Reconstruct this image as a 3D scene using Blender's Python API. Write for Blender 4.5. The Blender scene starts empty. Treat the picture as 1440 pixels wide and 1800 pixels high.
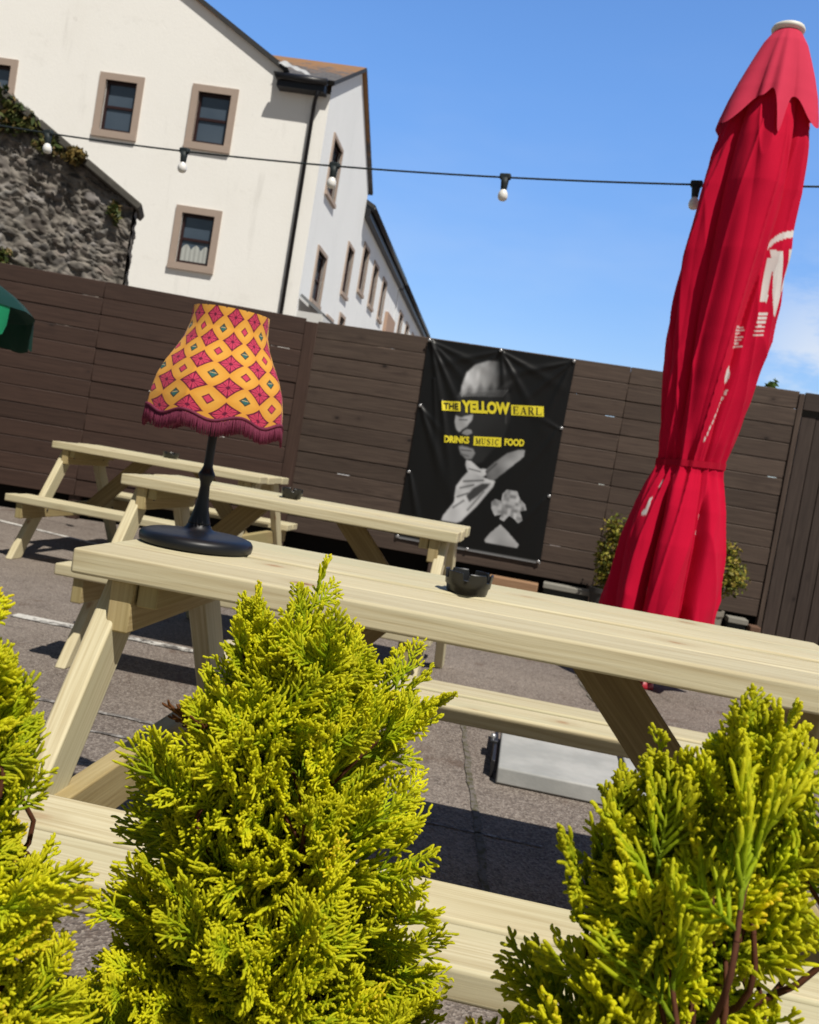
import bpy, bmesh, math, random
import numpy as np
from mathutils import Vector, Matrix

R = math.radians
rng = np.random.default_rng(11)
random.seed(5)
sc = bpy.context.scene
COL = sc.collection

# ------------------------------------------------------------------ objects
def tag(o, label=None, cat=None, group=None, kind=None):
    if label: o['label'] = label
    if cat: o['category'] = cat
    if group: o['group'] = group
    if kind: o['kind'] = kind
    return o

def empty(name, loc, rz=0.0):
    o = bpy.data.objects.new(name, None)
    o.empty_display_size = 0.1
    COL.objects.link(o)
    o.location = loc
    o.rotation_euler = (0, 0, rz)
    return o

class MB:
    """collects faces of one mesh"""
    def __init__(self):
        self.v = []; self.f = []; self.uv = []; self.sm = []; self.col = []
    def add(self, verts, faces, uvs=None, smooth=False, col=None):
        b = len(self.v)
        self.v.extend([tuple(p) for p in verts])
        if col is not None: self.col.extend([tuple(c) for c in col])
        elif self.col: self.col.extend([(1, 1, 1, 1)] * len(verts))
        for i, f in enumerate(faces):
            self.f.append(tuple(b + k for k in f))
            self.uv.append(uvs[i] if uvs else [(0.0, 0.0)] * len(f))
            self.sm.append(smooth[i] if isinstance(smooth, list) else smooth)
    def build(self, name, mat, parent=None):
        me = bpy.data.meshes.new(name)
        me.from_pydata(self.v, [], self.f)
        ul = me.uv_layers.new(name='UVMap')
        ul.data.foreach_set('uv', [c for f in self.uv for p in f for c in p])
        me.polygons.foreach_set('use_smooth', self.sm)
        if self.col:
            a = me.color_attributes.new('Col', 'FLOAT_COLOR', 'POINT')
            a.data.foreach_set('color', [c for p in self.col for c in p])
        me.materials.append(mat)
        me.update()
        o = bpy.data.objects.new(name, me)
        COL.objects.link(o)
        if parent: o.parent = parent
        return o

_tmpl = {}
def box_template(L, w, t, bev, seg=2):
    k = (round(L, 4), round(w, 4), round(t, 4), round(bev, 4), seg)
    if k in _tmpl: return _tmpl[k]
    bm = bmesh.new()
    bmesh.ops.create_cube(bm, size=1.0)
    for v in bm.verts: v.co = Vector((v.co.x * L, v.co.y * w, v.co.z * t))
    if bev > 0:
        bmesh.ops.bevel(bm, geom=list(bm.edges), offset=bev, segments=seg, profile=0.5, affect='EDGES')
    bm.normal_update()
    bm.verts.index_update()
    vs = [v.co.copy() for v in bm.verts]
    fs = [([v.index for v in f.verts], f.normal.copy()) for f in bm.faces]
    bm.free()
    _tmpl[k] = (vs, fs)
    return _tmpl[k]

def beam(mb, p0, p1, wdir, w, t, bev=0.004, cut0=False, cut1=False, seg=2, rnd=None):
    """a squared timber from p0 to p1, w wide along wdir, t thick; uv in metres along the grain"""
    p0 = Vector(p0); p1 = Vector(p1)
    d = p1 - p0; L = d.length; d = d.normalized()
    wd = Vector(wdir); wd = (wd - d * wd.dot(d)).normalized()
    td = d.cross(wd)
    vs, fs = box_template(L, w, t, min(bev, w * 0.45, t * 0.45), seg)
    c = (p0 + p1) / 2
    ro = random.uniform(0, 50) if rnd is None else rnd
    rv = random.uniform(0, 50)
    out = []
    for q in vs:
        x = q.x
        if (cut0 and x < 0) or (cut1 and x > 0):
            x -= (q.y * wd.z + q.z * td.z) / d.z
        out.append(c + d * x + wd * q.y + td * q.z)
    faces = []; uvs = []; sm = []
    for idx, n in fs:
        a = (abs(n.x), abs(n.y), abs(n.z)); m = a.index(max(a))
        faces.append(idx); sm.append(max(a) < 0.999)
        if m == 0: uvs.append([(vs[i].y * 0.25 + ro, vs[i].z * 1.0 + rv) for i in idx])
        elif m == 1: uvs.append([(vs[i].x + ro, vs[i].z + rv + 0.5) for i in idx])
        else: uvs.append([(vs[i].x + ro, vs[i].y + rv) for i in idx])
    mb.add(out, faces, uvs, sm)

def tube(mb, pts, rad, n=8, cap=True, col=None):
    pts = [Vector(p) for p in pts]
    if not hasattr(rad, '__len__'): rad = [rad] * len(pts)
    vs = []; fs = []; up = Vector((0, 0, 1)); prev = None
    for i, p in enumerate(pts):
        d = (pts[min(i + 1, len(pts) - 1)] - pts[max(i - 1, 0)]).normalized()
        a = d.orthogonal().normalized() if prev is None else (prev - d * prev.dot(d)).normalized()
        prev = a; b = d.cross(a)
        for k in range(n):
            th = 2 * math.pi * k / n
            vs.append(p + (a * math.cos(th) + b * math.sin(th)) * rad[i])
    for i in range(len(pts) - 1):
        for k in range(n):
            k2 = (k + 1) % n
            fs.append((i * n + k, i * n + k2, (i + 1) * n + k2, (i + 1) * n + k))
    if cap:
        fs.append(tuple(range(n - 1, -1, -1))); fs.append(tuple(range((len(pts) - 1) * n, len(pts) * n)))
    mb.add(vs, fs, [[(0, 0)] * len(f) for f in fs], True, col=[col] * len(vs) if col else None)

def lathe(mb, prof, n=48, c=(0, 0, 0), cap_top=False, cap_bot=False):
    vs = []; fs = []
    for r, z in prof:
        for k in range(n):
            th = 2 * math.pi * k / n
            vs.append((c[0] + r * math.cos(th), c[1] + r * math.sin(th), c[2] + z))
    for i in range(len(prof) - 1):
        for k in range(n):
            k2 = (k + 1) % n
            fs.append((i * n + k, i * n + k2, (i + 1) * n + k2, (i + 1) * n + k))
    if cap_bot: fs.append(tuple(range(n - 1, -1, -1)))
    if cap_top: fs.append(tuple(range((len(prof) - 1) * n, len(prof) * n)))
    mb.add(vs, fs, None, True)

def quad(mb, a, b, c, d, smooth=False):
    mb.add([a, b, c, d], [(0, 1, 2, 3)], [[(0, 0), (1, 0), (1, 1), (0, 1)]], smooth)

def boxf(mb, O, ex, ey, ez, x0, x1, y0, y1, z0, z1):
    """box in a local frame (O, ex, ey, ez)"""
    P = lambda x, y, z: O + ex * x + ey * y + ez * z
    v = [P(x, y, z) for z in (z0, z1) for y in (y0, y1) for x in (x0, x1)]
    f = [(0, 2, 3, 1), (4, 5, 7, 6), (0, 1, 5, 4), (2, 6, 7, 3), (0, 4, 6, 2), (1, 3, 7, 5)]
    mb.add(v, f)

def np_mesh(name, verts, quads, mat, parent=None, cols=None, tris=None, smooth=True, uv=None):
    me = bpy.data.meshes.new(name)
    nq = len(quads); ntri = 0 if tris is None else len(tris)
    me.vertices.add(len(verts)); me.vertices.foreach_set('co', np.ascontiguousarray(verts, dtype=np.float32).ravel())
    loops = np.asarray(quads, dtype=np.int32).ravel()
    starts = np.arange(nq, dtype=np.int32) * 4
    if ntri:
        loops = np.concatenate([loops, np.asarray(tris, dtype=np.int32).ravel()])
        starts = np.concatenate([starts, nq * 4 + np.arange(ntri, dtype=np.int32) * 3])
    me.loops.add(len(loops)); me.loops.foreach_set('vertex_index', loops)
    me.polygons.add(len(starts)); me.polygons.foreach_set('loop_start', starts)
    me.update(calc_edges=True)
    me.polygons.foreach_set('use_smooth', np.full(len(starts), smooth, dtype=bool))
    if cols is not None:
        a = me.color_attributes.new('Col', 'FLOAT_COLOR', 'POINT')
        a.data.foreach_set('color', np.ascontiguousarray(cols, dtype=np.float32).ravel())
    if uv is not None:
        ul = me.uv_layers.new(name='UVMap')
        ul.data.foreach_set('uv', np.ascontiguousarray(uv[loops], dtype=np.float32).ravel())
    me.materials.append(mat)
    me.validate(clean_customdata=False)
    o = bpy.data.objects.new(name, me); COL.objects.link(o)
    if parent: o.parent = parent
    return o

def grid_quads(nu, nv, wrap_u=False):
    iu = np.arange(nu if wrap_u else nu - 1); iv = np.arange(nv - 1)
    A, B = np.meshgrid(iu, iv, indexing='ij')
    A2 = (A + 1) % nu
    return np.stack([A * nv + B, A2 * nv + B, A2 * nv + B + 1, A * nv + B + 1], -1).reshape(-1, 4)

# ------------------------------------------------------------------ materials
class N:
    """tiny shader expression helper"""
    def __init__(s, nt, sock): s.nt = nt; s.s = sock
    def _m(s, op, o=None, o2=None, clamp=False):
        n = s.nt.nodes.new('ShaderNodeMath'); n.operation = op; n.use_clamp = clamp
        for i, x in enumerate((s, o, o2)):
            if x is None: continue
            if isinstance(x, N): s.nt.links.new(x.s, n.inputs[i])
            else: n.inputs[i].default_value = x
        return N(s.nt, n.outputs[0])
    def __add__(s, o): return s._m('ADD', o)
    def __sub__(s, o): return s._m('SUBTRACT', o)
    def __mul__(s, o): return s._m('MULTIPLY', o)
    def __truediv__(s, o): return s._m('DIVIDE', o)
    def lt(s, o): return s._m('LESS_THAN', o)
    def gt(s, o): return s._m('GREATER_THAN', o)
    def abs(s): return s._m('ABSOLUTE')
    def floor(s): return s._m('FLOOR')
    def frac(s): return s._m('FRACT')
    def pow(s, o): return s._m('POWER', o)
    def max(s, o): return s._m('MAXIMUM', o)
    def min(s, o): return s._m('MINIMUM', o)
    def sin(s): return s._m('SINE')
    def atan2(s, o): return s._m('ARCTAN2', o)
    def clamp(s): return s._m('ADD', 0.0, clamp=True)
    def mod(s, o): return s._m('FLOORED_MODULO', o)
    def ss(s, a, b):
        n = s.nt.nodes.new('ShaderNodeMapRange'); n.interpolation_type = 'SMOOTHSTEP'
        s.nt.links.new(s.s, n.inputs[0]); n.inputs[1].default_value = a; n.inputs[2].default_value = b
        return N(s.nt, n.outputs[0])

def new_mat(name):
    m = bpy.data.materials.new(name); m.use_nodes = True
    nt = m.node_tree
    b = nt.nodes['Principled BSDF']
    return m, nt, b

def rgba(c): return (c[0], c[1], c[2], 1.0)

def noise(nt, vec, scale, detail=3.0, rough=0.55, dist=0.0):
    n = nt.nodes.new('ShaderNodeTexNoise')
    n.inputs['Scale'].default_value = scale; n.inputs['Detail'].default_value = detail
    n.inputs['Roughness'].default_value = rough; n.inputs['Distortion'].default_value = dist
    if vec is not None: nt.links.new(vec, n.inputs['Vector'])
    return N(nt, n.outputs['Fac'])

def voro(nt, vec, scale, feature='F1', out='Distance', rand=1.0):
    n = nt.nodes.new('ShaderNodeTexVoronoi'); n.feature = feature
    n.inputs['Scale'].default_value = scale
    if 'Randomness' in n.inputs: n.inputs['Randomness'].default_value = rand
    if vec is not None: nt.links.new(vec, n.inputs['Vector'])
    return n

def mapping(nt, vec, scale=(1, 1, 1), loc=(0, 0, 0), rot=(0, 0, 0)):
    n = nt.nodes.new('ShaderNodeMapping')
    n.inputs['Scale'].default_value = scale; n.inputs['Location'].default_value = loc; n.inputs['Rotation'].default_value = rot
    nt.links.new(vec, n.inputs['Vector'])
    return n.outputs[0]

def coord(nt, kind='Object'):
    return nt.nodes.new('ShaderNodeTexCoord').outputs[kind]

def mixc(nt, fac, a, b, mode='MIX'):
    n = nt.nodes.new('ShaderNodeMix'); n.data_type = 'RGBA'; n.blend_type = mode
    def put(sock, x):
        if isinstance(x, N): nt.links.new(x.s, sock)
        elif hasattr(x, 'is_linked'): nt.links.new(x, sock)
        elif isinstance(x, (tuple, list)): sock.default_value = rgba(x)
        else: sock.default_value = x
    put(n.inputs['Factor'], fac); put(n.inputs['A'], a); put(n.inputs['B'], b)
    return n.outputs['Result']

def ramp(nt, fac, stops):
    n = nt.nodes.new('ShaderNodeValToRGB')
    e = n.color_ramp.elements
    while len(e) < len(stops): e.new(0.5)
    for i, (p, c) in enumerate(stops):
        e[i].position = p; e[i].color = rgba(c)
    nt.links.new(fac.s if isinstance(fac, N) else fac, n.inputs[0])
    return n.outputs[0]

def bump(nt, b, h, strength=0.3, dist=0.01):
    n = nt.nodes.new('ShaderNodeBump'); n.inputs['Strength'].default_value = strength; n.inputs['Distance'].default_value = dist
    nt.links.new(h.s if isinstance(h, N) else h, n.inputs['Height'])
    nt.links.new(n.outputs[0], b.inputs['Normal'])

def setc(nt, b, c):
    if isinstance(c, tuple): b.inputs['Base Color'].default_value = rgba(c)
    else: nt.links.new(c, b.inputs['Base Color'])

def sep(nt, vec):
    n = nt.nodes.new('ShaderNodeSeparateXYZ'); nt.links.new(vec, n.inputs[0])
    return [N(nt, o) for o in n.outputs]

def plain(name, c, rough=0.5, spec=0.5, metal=0.0, var=0.12, scale=30.0, bmp=0.0):
    m, nt, b = new_mat(name)
    f = noise(nt, coord(nt), scale, 4)
    setc(nt, b, mixc(nt, f, tuple(x * (1 - var) for x in c), tuple(min(1, x * (1 + var)) for x in c)))
    b.inputs['Roughness'].default_value = rough
    b.inputs['Specular IOR Level'].default_value = spec
    b.inputs['Metallic'].default_value = metal
    if bmp: bump(nt, b, f, bmp, 0.004)
    return m

def wood_mat(name, light, mid, dark, knot, knots=1.0, green=None, rough=0.7, grain=1.0, soil=0.0, bmp=0.25, tonev=0.5, knot_on=0.82):
    m, nt, b = new_mat(name)
    uv = coord(nt, 'UV')
    wob = noise(nt, mapping(nt, uv, (1.3, 5.0, 1)), 1.0, 2)
    u, v, _ = sep(nt, uv)
    c = nt.nodes.new('ShaderNodeCombineXYZ')
    nt.links.new((u * 1.0).s, c.inputs[0]); nt.links.new((v + wob * 0.03).s, c.inputs[1])
    wv = c.outputs[0]
    g1 = noise(nt, mapping(nt, wv, (0.9, 44, 1)), 1.0, 5, 0.62)
    g2 = noise(nt, mapping(nt, wv, (5.0, 210, 1)), 1.0, 3, 0.6)
    ring = noise(nt, mapping(nt, wv, (0.45, 14, 1)), 1.0, 0)
    rg = ((ring * 13.0).frac() - 0.5).abs() * 2.0
    f = (g1 * 0.44 + g2 * 0.44 + rg * 0.12 * grain)
    base = ramp(nt, f, [(0.3, dark), (0.5, mid), (0.68, light)])
    tone = noise(nt, mapping(nt, uv, (0.04, 0.9, 1)), 1.0, 1)
    tn = nt.nodes.new('ShaderNodeCombineColor')
    tk = tone * tonev + (1.0 - tonev * 0.5)
    for i_ in range(3): nt.links.new(tk.s, tn.inputs[i_])
    base = mixc(nt, 1.0, base, tn.outputs[0], 'MULTIPLY')
    lowf = noise(nt, mapping(nt, uv, (0.9, 3.5, 1)), 1.0, 2)
    if green: base = mixc(nt, lowf.ss(0.42, 0.72) * 0.65, base, green)
    if soil: 
        sp = noise(nt, mapping(nt, uv, (2.0, 8.0, 1)), 2.3, 5, 0.65)
        base = mixc(nt, sp.ss(0.55, 0.75) * soil, base, dark)
    # knots
    vn = voro(nt, mapping(nt, uv, (5.0, 8.0, 1)), 1.0)
    hs = sep(nt, vn.outputs['Color'])[0]
    d = N(nt, vn.outputs['Distance']) + (noise(nt, mapping(nt, uv, (30, 60, 1)), 1.0, 2) - 0.5) * 0.1
    on = hs.gt(knot_on)
    kf = (d.ss(0.150, 0.075) * 0.8) * on * knots
    core = d.ss(0.075, 0.035) * on * 0.7
    halo = d.ss(0.34, 0.14) * on * 0.40 * knots
    base = mixc(nt, halo.clamp(), base, dark)
    base = mixc(nt, kf.clamp(), base, knot)
    base = mixc(nt, core.clamp(), base, tuple(x * 0.45 for x in knot))
    setc(nt, b, base)
    b.inputs['Roughness'].default_value = rough
    b.inputs['Specular IOR Level'].default_value = 0.3
    bump(nt, b, g1 * 0.5 + g2 * 0.5, bmp, 0.003)
    return m

M = {}
M['pine'] = wood_mat('treated_pine', (0.630, 0.572, 0.392), (0.540, 0.474, 0.305), (0.395, 0.315, 0.178), (0.33, 0.165, 0.075),
                     green=(0.47, 0.45, 0.29), knots=0.9, tonev=0.45, knot_on=0.66)
M['pine_frame'] = wood_mat('shaded_frame_pine', (0.47, 0.385, 0.205), (0.38, 0.295, 0.145), (0.26, 0.185, 0.075), (0.18, 0.075, 0.02), green=(0.33, 0.29, 0.13), knots=0.9, tonev=0.5, knot_on=0.78)  # pine darkened and browned to stand in for shade under the tabletop
M['brace'] = wood_mat('shaded_brace_pine', (0.27, 0.205, 0.10), (0.21, 0.155, 0.070), (0.14, 0.095, 0.04), (0.09, 0.04, 0.012), knots=0.8, tonev=0.5)  # darker copy of the pine, under-table shade put into its colour
M['fence'] = wood_mat('stained_fence_board', (0.072, 0.042, 0.031), (0.053, 0.030, 0.0225), (0.034, 0.019, 0.0145), (0.016, 0.010, 0.009),
                      knots=0.9, rough=0.6, soil=0.6, bmp=0.5, tonev=0.9)
M['fence_grey'] = wood_mat('weathered_fence_board', (0.112, 0.081, 0.063), (0.078, 0.055, 0.043), (0.043, 0.029, 0.024), (0.020, 0.013, 0.011),
                      knots=1.0, rough=0.6, soil=0.6, bmp=0.5, tonev=0.9)
M['gate'] = wood_mat('gate_board', (0.070, 0.052, 0.043), (0.050, 0.036, 0.030), (0.030, 0.021, 0.018), (0.016, 0.010, 0.009), rough=0.65, soil=0.4)
M['tanwood'] = wood_mat('sleeper_timber', (0.36, 0.22, 0.13), (0.29, 0.17, 0.095), (0.18, 0.10, 0.05), (0.08, 0.04, 0.02))
M['black'] = plain('matt_black_paint', (0.006, 0.007, 0.010), 0.42, 0.35)
M['ash'] = plain('black_melamine', (0.010, 0.010, 0.010), 0.35, 0.5)
M['gutter'] = plain('black_plastic', (0.012, 0.012, 0.015), 0.4, 0.4)
M['dark'] = plain('gap_shade', (0.010, 0.009, 0.008), 0.9, 0.1)  # near-black colour standing in for shade behind gaps
M['cable'] = plain('rubber_cable', (0.02, 0.028, 0.03), 0.6, 0.3)
M['steel'] = plain('zinc_steel', (0.55, 0.55, 0.56), 0.35, 0.5, 0.8)
M['blacksteel'] = plain('black_steel', (0.015, 0.015, 0.017), 0.45, 0.5)
M['whitecap'] = plain('white_plastic', (0.75, 0.73, 0.66), 0.5, 0.4)
M['pot'] = plain('weathered_pot', (0.20, 0.18, 0.15), 0.8, 0.3)
M['potdark'] = plain('dark_pot', (0.05, 0.048, 0.045), 0.7, 0.3)
M['ledge'] = plain('pale_ledge', (0.24, 0.23, 0.20), 0.8, 0.2, bmp=0.3)
M['brickbrown'] = plain('brown_block', (0.13, 0.075, 0.05), 0.85, 0.2)
M['bark'] = plain('red_brown_bark', (0.085, 0.030, 0.014), 0.8, 0.2, var=0.4, scale=200)
M['frame'] = plain('plum_window_frame', (0.030, 0.012, 0.012), 0.45, 0.4)
M['stonetrim'] = plain('painted_stone_surround', (0.41, 0.325, 0.27), 0.8, 0.2, var=0.06, scale=8, bmp=0.2)
M['lead'] = plain('lead_flashing', (0.42, 0.43, 0.44), 0.5, 0.4, var=0.2, scale=12)
M['porch'] = plain('porch_slate', (0.20, 0.21, 0.22), 0.7, 0.3, scale=6)
M['whitewood'] = plain('white_trim', (0.66, 0.66, 0.64), 0.6, 0.3)
M['tanwall'] = plain('tan_render', (0.42, 0.29, 0.22), 0.85, 0.2)
M['curtain'] = plain('net_curtain', (0.42, 0.44, 0.42), 0.9, 0.1)
M['petal'] = plain('white_petal', (0.80, 0.79, 0.72), 0.6, 0.3)

# bulbs: opal glass
m, nt, b = new_mat('opal_bulb'); setc(nt, b, (0.80, 0.79, 0.76)); b.inputs['Roughness'].default_value = 0.25
b.inputs['Subsurface Weight'].default_value = 0.2; b.inputs['Subsurface Radius'].default_value = (0.02, 0.02, 0.02)
M['bulb'] = m

# window glass, dark room behind reflecting the sky
m, nt, b = new_mat('window_glass')
f = noise(nt, coord(nt), 1.3, 2)
setc(nt, b, mixc(nt, f, (0.045, 0.066, 0.095), (0.10, 0.13, 0.165)))
b.inputs['Roughness'].default_value = 0.06; b.inputs['Specular IOR Level'].default_value = 0.8
M['glass'] = m

# house render
def render_mat(name, c, stain):
    m, nt, b = new_mat(name)
    co = coord(nt)
    f1 = noise(nt, co, 0.55, 5, 0.6)
    f2 = noise(nt, mapping(nt, co, (3.0, 3.0, 0.5)), 1.0, 4, 0.65)
    f3 = noise(nt, co, 22, 4, 0.7)
    col = mixc(nt, f1.ss(0.42, 0.75) * 0.45, c, stain)
    col = mixc(nt, f2.ss(0.55, 0.80) * 0.36, col, tuple(x * 0.70 for x in stain))
    blot = noise(nt, mapping(nt, co, (1, 1, 1.6), (3, 1, 7)), 1.3, 6, 0.7)
    col = mixc(nt, blot.ss(0.60, 0.66) * 0.14, col, tuple(x * 0.80 for x in stain))
    sp = noise(nt, co, 3.4, 6, 0.75)
    col = mixc(nt, sp.ss(0.66, 0.74) * 0.28, col, (0.33, 0.31, 0.27))
    setc(nt, b, col)
    b.inputs['Roughness'].default_value = 0.9; b.inputs['Specular IOR Level'].default_value = 0.15
    bump(nt, b, f3 * 0.6 + f1 * 0.4, 0.5, 0.012)
    return m
M['render'] = render_mat('cream_render', (0.95, 0.94, 0.90), (0.88, 0.86, 0.805))
M['render_side'] = render_mat('white_render', (0.90, 0.92, 0.93), (0.82, 0.84, 0.85))

# slates with lichen
m, nt, b = new_mat('slate_roof')
co = coord(nt, 'UV')
br = nt.nodes.new('ShaderNodeTexBrick'); nt.links.new(co, br.inputs['Vector'])
br.inputs['Scale'].default_value = 1.0; br.inputs['Brick Width'].default_value = 0.3; br.inputs['Row Height'].default_value = 0.22
br.inputs['Mortar Size'].default_value = 0.008
br.inputs['Color1'].default_value = (0.085, 0.082, 0.082, 1); br.inputs['Color2'].default_value = (0.13, 0.12, 0.115, 1); br.inputs['Mortar'].default_value = (0.03, 0.03, 0.03, 1)
u, v, _ = sep(nt, co)
li = noise(nt, co, 3.2, 5, 0.7)
lf = ((li + v * 0.13 - 0.30).ss(0.35, 0.55)) * 0.85
setc(nt, b, mixc(nt, lf, br.outputs['Color'], (0.30, 0.15, 0.05)))
b.inputs['Roughness'].default_value = 0.75
bump(nt, b, N(nt, br.outputs['Fac']), -0.4, 0.02)
M['slate'] = m

# asphalt
m, nt, b = new_mat('worn_tarmac')
co = coord(nt)
f1 = noise(nt, co, 0.6, 4, 0.6); f2 = noise(nt, co, 9.0, 5, 0.7)
vs_ = voro(nt, co, 165.0); f3 = N(nt, vs_.outputs['Distance']); cc = sep(nt, vs_.outputs['Color'])[0]
col = mixc(nt, f1.ss(0.35, 0.68), (0.151, 0.123, 0.106), (0.234, 0.197, 0.168))
col = mixc(nt, f2.ss(0.50, 0.72) * 0.65, col, (0.091, 0.072, 0.062))
col = mixc(nt, cc.ss(0.45, 1.0) * 0.6, col, (0.363, 0.319, 0.278))
col = mixc(nt, cc.ss(0.40, 0.0) * 0.55, col, (0.067, 0.055, 0.049))
st = noise(nt, mapping(nt, co, (1.6, 0.8, 1.0)), 2.2, 6, 0.7)
col = mixc(nt, st.ss(0.56, 0.66) * 0.6, col, (0.101, 0.066, 0.049))
ms = noise(nt, co, 1.7, 5, 0.65)
col = mixc(nt, ms.ss(0.66, 0.74) * 0.4, col, (0.096, 0.115, 0.049))
setc(nt, b, col)
b.inputs['Roughness'].default_value = 0.9; b.inputs['Specular IOR Level'].default_value = 0.2
bump(nt, b, f3 * 0.6 + f2 * 0.7, 0.7, 0.008)
M['tarmac'] = m

# worn white line paint: the paint is broken up by tarmac showing through
m, nt, b = new_mat('worn_line_paint')
co = coord(nt)
f2 = noise(nt, co, 26.0, 5, 0.7); f1 = noise(nt, co, 4.0, 3)
col = mixc(nt, (f2 * 0.7 + f1 * 0.5).ss(0.48, 0.64), (0.095, 0.085, 0.078), (0.56, 0.54, 0.50))
setc(nt, b, col); b.inputs['Roughness'].default_value = 0.85
M['line'] = m
m, nt, b = new_mat('faint_line_paint')
co = coord(nt); f2 = noise(nt, co, 34.0, 5, 0.7)
setc(nt, b, mixc(nt, f2.ss(0.45, 0.62), (0.10, 0.088, 0.080), (0.33, 0.31, 0.29))); b.inputs['Roughness'].default_value = 0.85
M['faint'] = m
m, nt, b = new_mat('moss_line')
co = coord(nt); f2 = noise(nt, co, 40.0, 5, 0.7)
setc(nt, b, mixc(nt, f2.ss(0.42, 0.6), (0.145, 0.127, 0.115), (0.070, 0.064, 0.028))); b.inputs['Roughness'].default_value = 0.95
M['moss'] = m

# concrete slab
m, nt, b = new_mat('concrete_slab')
co = coord(nt); f1 = noise(nt, co, 5, 5, 0.6); f2 = noise(nt, co, 60, 4, 0.7)
col = mixc(nt, f1.ss(0.35, 0.7), (0.31, 0.315, 0.305), (0.42, 0.42, 0.405))
col = mixc(nt, f2.ss(0.58, 0.75) * 0.4, col, (0.30, 0.30, 0.29))
setc(nt, b, col); b.inputs['Roughness'].default_value = 0.85; bump(nt, b, f2, 0.3, 0.003)
M['slab'] = m

# vertex coloured things
def vcol_mat(name, rough=0.6, spec=0.3, trans=0.0, bscale=0.0, bstr=0.2, sheen=0.0, coat=0.0):
    m, nt, b = new_mat(name)
    a = nt.nodes.new('ShaderNodeVertexColor'); a.layer_name = 'Col'
    nt.links.new(a.outputs['Color'], b.inputs['Base Color'])
    b.inputs['Roughness'].default_value = rough; b.inputs['Specular IOR Level'].default_value = spec
    b.inputs['Sheen Weight'].default_value = sheen
    if bscale: bump(nt, b, noise(nt, coord(nt), bscale, 4), bstr, 0.004)
    if trans:
        t = nt.nodes.new('ShaderNodeBsdfTranslucent'); nt.links.new(a.outputs['Color'], t.inputs['Color'])
        mx = nt.nodes.new('ShaderNodeMixShader'); mx.inputs[0].default_value = trans
        out = nt.nodes['Material Output']
        nt.links.new(b.outputs[0], mx.inputs[1]); nt.links.new(t.outputs[0], mx.inputs[2]); nt.links.new(mx.outputs[0], out.inputs['Surface'])
    return m
M['leaf'] = vcol_mat('foliage', 0.50, 0.25, 0.48, 1400.0, 0.35)
M['leaf_far'] = vcol_mat('small_leaves', 0.5, 0.3, 0.2)
M['cloth'] = vcol_mat('red_canvas', 0.85, 0.08, 0.12, 900.0, 0.15, sheen=0.02)
M['vinyl'] = vcol_mat('banner_vinyl', 0.42, 0.28)
M['rubble'] = vcol_mat('rubble_stone', 0.95, 0.15, 0.0, 22.0, 1.0)
M['green'] = vcol_mat('green_canvas', 0.6, 0.3, 0.05)
m, nt, b = new_mat('banner_yellow_ink'); setc(nt, b, (0.78, 0.66, 0.03)); b.inputs['Roughness'].default_value = 0.45; M['ink'] = m
m, nt, b = new_mat('banner_black_ink'); setc(nt, b, (0.012, 0.012, 0.013)); b.inputs['Roughness'].default_value = 0.4; M['inkb'] = m

# lamp shade print
m, nt, b = new_mat('patterned_shade')
u, v, _ = sep(nt, coord(nt, 'UV'))
fu = (u + 0.5).frac() - 0.5; fv = (v + 0.5).frac() - 0.5
au = fu.abs(); av = fv.abs()
wob = noise(nt, mapping(nt, coord(nt, 'UV'), (9, 9, 9)), 1.0, 2)
gu = u.frac() - 0.5; gv = v.frac() - 0.5
ov = gu.abs().pow(1.5) + gv.abs().pow(1.5) + (wob - 0.5) * 0.012
met = au.pow(0.88) + av.pow(0.88) + (wob - 0.5) * 0.02
star = met.lt(0.488); star_in = met.lt(0.418)
ang = fv.atan2(fu)
vein = ((ang * 4.0).sin().abs()).lt(0.27)
vein2 = ((ang * 4.0 + math.pi / 2).sin().abs()).lt(0.10)
core = met.lt(0.12)
gu = u.frac() - 0.5; gv = v.frac() - 0.5
dm = gu.abs() * 1.02 + gv.abs() * 0.92
di = dm.lt(0.135); do = dm.lt(0.185)
par = ((u.floor() + v.floor()).mod(2.0)).lt(0.5)
fab = noise(nt, mapping(nt, coord(nt, 'UV'), (60, 60, 1)), 1.0, 2)
lobe = ov.ss(0.12, 0.32)
col = mixc(nt, lobe * 0.45, (0.84, 0.44, 0.075), (0.76, 0.31, 0.035))
plum = (0.15, 0.012, 0.045); pink = (0.66, 0.06, 0.135)
st_c = mixc(nt, (vein.max(vein2)).max(core), pink, plum)
st_c = mixc(nt, star_in, plum, st_c)
col = mixc(nt, star, col, st_c)
stripe = ((gv * 26.0).sin()).gt(0.35)
teal = mixc(nt, stripe, (0.035, 0.16, 0.16), mixc(nt, (gv.abs()).lt(0.05), (0.03, 0.11, 0.12), (0.55, 0.42, 0.22)))
inner = mixc(nt, par, pink, teal)
outl = mixc(nt, par, plum, mixc(nt, 0.55, (0.10, 0.04, 0.02), (0.04, 0.06, 0.06)))
col = mixc(nt, do, col, outl)
col = mixc(nt, di, col, inner)
col = mixc(nt, 0.12, col, mixc(nt, fab, (0.5, 0.25, 0.1), (1, 0.8, 0.6)), 'MULTIPLY')
setc(nt, b, col)
b.inputs['Roughness'].default_value = 0.8; b.inputs['Sheen Weight'].default_value = 0.1; b.inputs['Specular IOR Level'].default_value = 0.2
t = nt.nodes.new('ShaderNodeBsdfTranslucent'); nt.links.new(col, t.inputs['Color'])
mx = nt.nodes.new('ShaderNodeMixShader'); mx.inputs[0].default_value = 0.22
nt.links.new(b.outputs[0], mx.inputs[1]); nt.links.new(t.outputs[0], mx.inputs[2]); nt.links.new(mx.outputs[0], nt.nodes['Material Output'].inputs['Surface'])
M['shade'] = m
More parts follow.
